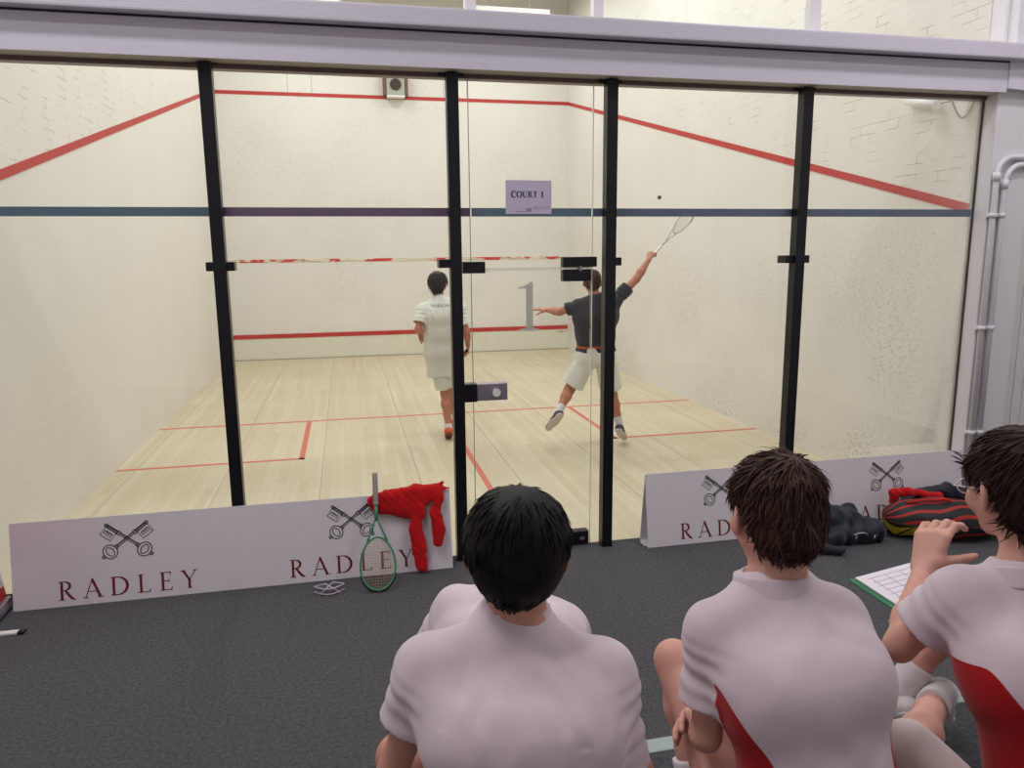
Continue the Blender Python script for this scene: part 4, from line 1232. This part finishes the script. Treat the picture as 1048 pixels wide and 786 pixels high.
    sdf_obj('shorts', ss, lo, hi, h, o['shorts'], t, disp=wr(o.get('seed', 3) + 3, 30, .004))
    # socks and shoes
    for sd in 'LR':
        an, kn = J['an' + sd], J['kn' + sd]
        if 'toe' + sd in J:
            d = unit(kn - an); a = an + d * o.get('sock', .09)
            so = [U(inter(cone(an - d * .03, a, .040, .042), plane(a, d)), .0)]
            l2, h2 = bbox([an, a], .08); sdf_obj('sock', so, l2, h2, .004, M['sock'], t, disp=wr(2, 90, .001))
            shoe(t, an, J['toe' + sd], d * .6 + np.array((0, 0, .4)), o['shoe'][0], o['shoe'][1], o.get('ss', 1.0), o['shoe'][2] if len(o['shoe']) > 2 else None)
    if o.get('hair'):
        hk = dict(o['hair']); mat = hk.pop('mat'); hair_obj(t, J['head'], J['hf'], J.get('hu', (0, 0, 1)), s * hk.pop('hs', 1.0), mat, **hk)
    return t, HL, HM

CRn, CUn, CFn = np.array(CAM_R), np.array(CAM_U), np.array(CAM_F)

# ---------------- spectator nearest, black hair
figure('person', 'person with round black hair and white crew-neck shirt, back to us, sitting at front centre',
    dict(pelvis=(2.385, -3.45, .72), neck=(2.380, -3.275, 1.245), R=(.975, -.22, 0), bulge=.04, hipw=.085, chestw=.10,
         head=(2.389, -3.245, 1.405), hf=(.21, .96, -.22), shL=(2.222, -3.258, 1.185), shR=(2.520, -3.338, 1.18),
         elL=(2.150, -3.241, 0.970), elR=(2.552, -3.386, 0.948), wrL=(2.26, -3.08, .90), wrR=(2.50, -3.12, .88),
         handL=dict(d=(.75, .2, -.1), n=(-.2, .6, -.7), side=-1), handR=dict(d=(-.8, .3, -.1), n=(.2, .6, -.7), side=1),
         hipL=(2.29, -3.42, .70), hipR=(2.48, -3.46, .70), knL=(2.168, -3.111, 0.904), knR=(2.67, -3.13, .80), anL=(2.13, -2.97, .69), anR=(2.69, -3.01, .69), toeL=(2.11, -2.84, .66), toeR=(2.70, -2.88, .66)),
    dict(loc=(2.38, -3.4, .6), skin=M['skin_a'], shirt=M['shirt_plain'], shorts=M['shorts_navy'], shoe=(M['shoe_white'], M['sole_white'], M['shoe_black']), ss=.9,
         nk=.020, w=.76, sleeve=(.50, .70), sr=(.056, .060), g=.018, seed=4, h=.0045, wa=.004, wf=16, hem=-.10,
         hair=dict(mat=M['hair_black'], hs=1.04, length=.036, nl=3000, seed=2, lift=.15, wild=.22, shell=(.095, .106, .097), off=(0, -.014, .002), hp=((-.07, -.100), (.09, .04)), fall=.1)))

# ---------------- spectator in the middle, brown hair
figure('person', 'tousled brown-haired person in white polo with red side panel, bare knee raised, sitting centre right',
    dict(pelvis=(2.935, -3.46, .71), neck=(2.905, -3.262, 1.265), R=(1, .02, 0), bulge=.04, hipw=.075, chestw=.090,
         head=(2.922, -3.225, 1.418), hf=(.06, 1.0, -.22), hu=(.10, .2, 1), shL=(2.775, -3.275, 1.195), shR=(3.035, -3.270, 1.195),
         elL=(2.756, -3.289, 0.984), elR=(3.10, -3.10, .96), wrL=(2.86, -3.08, .93), wrR=(2.893, -3.14, .94),
         handL=dict(d=(.9, .3, 0), n=(0, .2, -1), side=-1), handR=dict(d=(-.95, .0, -.05), n=(-.1, -.95, -.2), side=-1, c=(.35, .38, .42, .45), t=(.7, .6, .3)),
         hipL=(2.84, -3.42, .70), hipR=(3.03, -3.43, .70), knL=(2.825, -2.996, 0.965), knR=(3.12, -3.02, .98), anL=(2.835, -3.12, .69), anR=(3.05, -2.95, .69), toeL=(2.82, -2.99, .66), toeR=(3.07, -2.84, .66)),
    dict(loc=(2.93, -3.4, .6), skin=M['skin_b'], shirt=M['shirt_panel'], shorts=M['shorts_white'], shoe=(M['shoe_white'], M['sole_white'], M['shoe_black']), ss=.9,
         w=.78, sleeve=.68, sr=(.052, .060), g=.018, seed=9, h=.0045, polo=True, wa=.004, wf=16, panel=(.45, 0, 1.8, .30, .7, 1.5), hem=-.10, short=.45,
         hair=dict(mat=M['hair_brown'], length=.045, nl=3600, seed=5, lift=.27, wild=.55, shell=(.086, .102, .100), hp=((-.07, -.092), (.09, .04)), fall=.3)))

# ---------------- spectator at the right, arm raised
tf, HL, HM = figure('person', 'person with dark swept hair sitting at the right edge, left hand raised near the chin',
    dict(pelvis=(3.47, -3.50, .71), neck=(3.425, -3.345, 1.265), R=(.97, -.12, 0), bulge=.035, hipw=.09, chestw=.10,
         head=(3.438, -3.283, 1.448), hf=(.12, .98, -.18), shL=(3.315, -3.298, 1.215), shR=(3.575, -3.37, 1.20),
         elL=(3.248, -3.216, 1.066), elR=(3.72, -3.25, .98), wrL=(3.406, -3.097, 1.173), wrR=(3.62, -3.02, .93),
         handL=dict(d=CUn * .85 + CRn * .35 + CFn * .25, n=CRn * .75 + CFn * .55 - CUn * .1, side=-1, c=(.55, .62, .6, .55), t=(.45, .35, .75), tc=.15, s=1.10),
         handR=dict(d=(-.5, .85, .1), n=(-.3, -.1, -1), side=1, c=(.2, .2, .2, .2)),
         hipL=(3.38, -3.45, .70), hipR=(3.57, -3.46, .70), knL=(3.239, -3.273, 0.857), knR=(3.66, -2.96, 1.00), anL=(3.594, -2.986, 0.753), anR=(3.497, -2.946, 0.742), toeL=(3.735, -2.874, 0.680), toeR=(3.479, -2.860, 0.679)),
    dict(loc=(3.45, -3.4, .6), skin=M['skin_b'], shirt=M['shirt_panel'], shorts=M['shorts_white'], shoe=(M['shoe_white'], M['sole_white'], M['shoe_black']), ss=.82,
         w=.82, sleeve=.60, sr=(.056, .066), g=.018, seed=14, h=.0045, polo=True, wa=.004, wf=16, panel=(.45, .28, 1.45, .30, .95, .3), hem=-.10, short=1.0, closed=True, shr=(.10, .076), sock=.10,
         hair=dict(mat=M['hair_dark'], length=.052, nl=3800, seed=8, lift=.22, wild=.35, front=.5, shell=(.087, .104, .101), hp=((-.07, -.105), (.085, .035)), fall=.15)))
# clear glasses
g_ = thing('glasses', 'clear plastic glasses worn by the person at the right edge', 'glasses', HL(0, .09, -.02))
mb = MB()
for sg in (-1, 1):
    mb.tube([HL(sg * .032 + .024 * math.cos(a * PI / 8), .108 - .06 * abs(sg * .032 + .024 * math.cos(a * PI / 8)), -.022 + .017 * math.sin(a * PI / 8)) for a in range(16)], .0016, 6, closed=True)
mb.tube([HL(-.009, .110, -.018), HL(.009, .110, -.018)], .0018, 6); mb.build('rim', M['goggle'], g_)
for sg in (-1, 1):
    MB().tube([HL(sg * .058, .104, -.018), HL(sg * .074, .09, -.018), HL(sg * .080, .0, -.014), HL(sg * .077, -.02, -.03)], .0018, 6).build('temple_arm', M['goggle'], g_)

# ---------------- the one further down, head hidden behind the black hair
figure('person', 'person in a white shirt hunched at the platform edge, head hidden behind the black-haired one',
    dict(pelvis=(2.46, -2.86, .70), neck=(2.475, -2.755, 1.045), R=(.98, -.2, 0), bulge=.06, hipw=.08, chestw=.095,
         head=(2.535, -2.62, 1.105), hf=(.2, .9, -.55), hu=(.0, .55, .85), shL=(2.345, -2.75, 1.035), shR=(2.61, -2.80, .975),
         elL=(2.27, -2.60, .80), elR=(2.70, -2.63, .78), wrL=(2.42, -2.46, .66), wrR=(2.60, -2.48, .66),
         handL=dict(d=(.6, .4, -.5), n=(0, -.6, -.8), side=-1), handR=dict(d=(-.6, .4, -.5), n=(0, -.6, -.8), side=1),
         hipL=(2.38, -2.85, .69), hipR=(2.54, -2.86, .69), knL=(2.34, -2.48, .66), knR=(2.64, -2.52, .66), anL=(2.38, -2.62, .12), anR=(2.60, -2.62, .12), toeL=(2.36, -2.48, .06), toeR=(2.62, -2.48, .06)),
    dict(loc=(2.46, -2.7, 0), skin=M['skin_a'], shirt=M['shirt_plain'], shorts=M['shorts_white'], shoe=(M['shoe_white'], M['sole_white'], M['shoe_black']), ss=.9, s=.92, w=.88,
         sleeve=.7, sr=(.052, .060), seed=19, h=.006, wa=.002, hem=-.04,
         hair=dict(mat=M['hair_brown'], length=.04, nl=500, seed=12, lift=.1, wild=.2)))

# ---------------- clipboard held beyond the knee
M['clip_green'] = simple('clipboard_green', srgb(34, 112, 78), .4)
M['paper'] = simple('paper_white', srgb(224, 216, 224), .7, var=.01)
c0, c1, c2 = V3(*(3.513, -2.720, 0.971)), V3(*(3.513, -2.878, 0.960)), V3(*(3.814, -2.698, 1.000))
ux = unit(c2 - c0); n_ = unit(np.cross(ux, c1 - c0)); uy = np.cross(n_, ux)
if n_[2] < 0: n_ = -n_
cc = (c0 + ux * .16 + unit(c1 - c0) * .115)
vy = unit((c1 - c0) - ux * ((c1 - c0) @ ux))
t = thing('clipboard', 'green clipboard with white score sheets held beyond the raised arm at the right', 'clipboard', cc)
MB().obox(cc, ux, vy, n_, (.165, .115, .0015), .001).build('board', M['clip_green'], t)
MB().obox(cc + n_ * .004 + ux * .004 - vy * .004, ux, vy, n_, (.150, .108, .0018)).build('score_sheet', M['paper'], t)
mb = MB()
for i in range(9):
    mb.obox(cc + n_ * .0062 + vy * (-.09 + .022 * i), ux, vy, n_, (.12, .0006, .0002))
for i in range(5):
    mb.obox(cc + n_ * .0062 + ux * (-.11 + .05 * i), ux, vy, n_, (.0006, .085, .0002))
mb.build('ruled_lines', simple('pencil_grey', srgb(150, 146, 160), .8), t)
cl = cc - ux * .150 + vy * .112 * 0
cl = cc + vy * .108 - ux * .06
MB().obox(cl + n_ * .010, ux, vy, n_, (.055, .010, .003), .002).build('clip', M['steel'], t)
MB().tube([cl + n_ * .012 - ux * .03 - vy * .008, cl + n_ * .018 - ux * .03, cl + n_ * .012 - ux * .03 + vy * .01], .006, 8).build('clip_spring', M['black_metal'], t)

# ---------------- players on court
Y1 = 3.05
p1, _, _ = figure('person', 'player in long white shirt, white shorts and orange shoes walking away left of the door',
    dict(pelvis=(3.06, 3.08, .92), neck=(3.03, 3.06, 1.455), R=(1, -.05, 0), bulge=.012, hipw=.08, chestw=.085,
         head=(3.025, 3.10, 1.625), hf=(.35, .93, -.12), hu=(.0, .1, 1), shL=(2.87, 3.06, 1.365), shR=(3.22, 3.06, 1.365),
         elL=(2.80, 2.98, 1.17), elR=(3.30, 3.02, 1.12), wrL=(2.83, 3.17, 1.12), wrR=(3.325, 3.12, .965),
         handL=dict(d=(.25, .35, -.5), n=(.6, -.3, -.2), side=1, s=.95), handR=dict(d=(.0, .35, -.8), n=(-.9, .1, -.1), side=-1, c=(.9, .9, .9, .9), s=.95),
         hipL=(3.0, 3.08, .88), hipR=(3.16, 3.08, .88), knL=(3.075, 3.12, .47), knR=(3.16, 3.42, .52), anL=(3.082, 3.00, .12), anR=(3.136, 3.300, 0.151), toeL=(3.10, 3.15, .05), toeR=(3.17, 3.43, .13)),
    dict(loc=(3.06, 3.05, 0), skin=M['skin_c'], shirt=M['player_white'], shorts=M['player_white'], shoe=(M['shoe_orange'], M['sole_dark']),
         sleeve=.72, sr=(.060, .074), g=.026, seed=31, h=.0065, polo=True, hem=-.25, skirt=.24, short=.86, shr=(.095, .1), sock=.05, wst=(1, 1, .3), wa=.006, w=.93,
         hair=dict(mat=M['hair_grey'], length=.10, nl=500, seed=3, lift=.22, wild=.3, thick=1.3, fall=.9, hp=((-.07, -.13), (.09, .03)), shell=(.092, .108, .104), h=.006)))
# printed word across the shoulders, laid on the cloth
from mathutils.bvhtree import BVHTree
sh_ = [c for c in p1.children if c.name.startswith('shirt')][0]
bv = BVHTree.FromPolygons([v.co for v in sh_.data.vertices], [p.vertices[:] for p in sh_.data.polygons])
mb = MB(); text(mb, 'HARROW', (2.935, 2.80, 1.385), (1, 0, 0), (0, 0, 1), .030, .12, T=.16, t=.08)
for v in mb.bm.verts:
    hit_ = bv.ray_cast(v.co, Vector((0, 1, 0)))
    if hit_[0]: v.co = hit_[0] - Vector((0, .002, 0))
mb.build('lettering', simple('grey_print', srgb(120, 122, 122), .8), sh_, recalc=False)
racket('squash_racket', 'squash racket held low in the right hand of the player in the long white shirt', (3.335, 3.74, .72), (.1, .0, 1), (-.03, -.66, .20), M['shoe_dark'], M['black_metal'], M['strings_tan'])

Y2 = 2.36
figure('person', 'player in charcoal shirt and white shorts leaping with racket arm stretched up',
    dict(pelvis=(4.47, 2.40, .90), neck=(4.46, 2.36, 1.475), R=(.98, -.12, .16), bulge=.01, hipw=.095, chestw=.105,
         head=(4.435, 2.40, 1.645), hf=(.20, .97, .05), shL=(4.275, 2.38, 1.405), shR=(4.655, 2.34, 1.455),
         elL=(4.125, 2.46, 1.345), elR=(4.865, 2.34, 1.655), wrL=(4.075 - .02, 2.62, 1.352), wrR=(4.995, 2.36, 1.835),
         handL=dict(d=(-.75, .5, .1), n=(.1, .2, -.9), side=1, c=(.1, .1, .12, .15)), handR=dict(d=(.45, .1, .85), n=(.75, .4, -.35), side=1, c=(1.3, 1.3, 1.3, 1.3), s=.95),
         hipL=(4.38, 2.40, .87), hipR=(4.57, 2.38, .87), knL=(4.225, 2.46, .57), knR=(4.66, 2.42, .50), anL=(4.062, 2.30, .375), anR=(4.715, 2.34, .20), toeL=(3.99, 2.44, .22), toeR=(4.82, 2.47, .085)),
    dict(loc=(4.5, 2.36, 0), skin=M['skin_c'], shirt=M['charcoal'], shorts=M['player_white'], shoe=(M['shoe_dark'], M['sole_white'], M['sock']),
         sleeve=.60, sr=(.062, .068), g=.012, seed=41, h=.0065, hem=.055, band=(.11, .010), waist=.11, short=.82, shr=(.100, .112), sock=.10, wa=.006, w=1.02,
         hair=dict(mat=M['hair_brown'], length=.03, nl=400, seed=6, lift=.05, wild=.2, shell=(.084, .102, .098), h=.006, fall=.2)))
hx = V3(5.045, 2.36, 1.885); dr = unit(V3(.235, .06, .215))
tip = hx + dr * .62
racket('squash_racket', 'pale squash racket swung up at full stretch by the leaping player', tip, (.70, .65, -.45), hx - tip, simple('racket_silver', srgb(196, 196, 190), .4, .2), M['sock'], simple('pale_strings', srgb(200, 200, 192), .5))
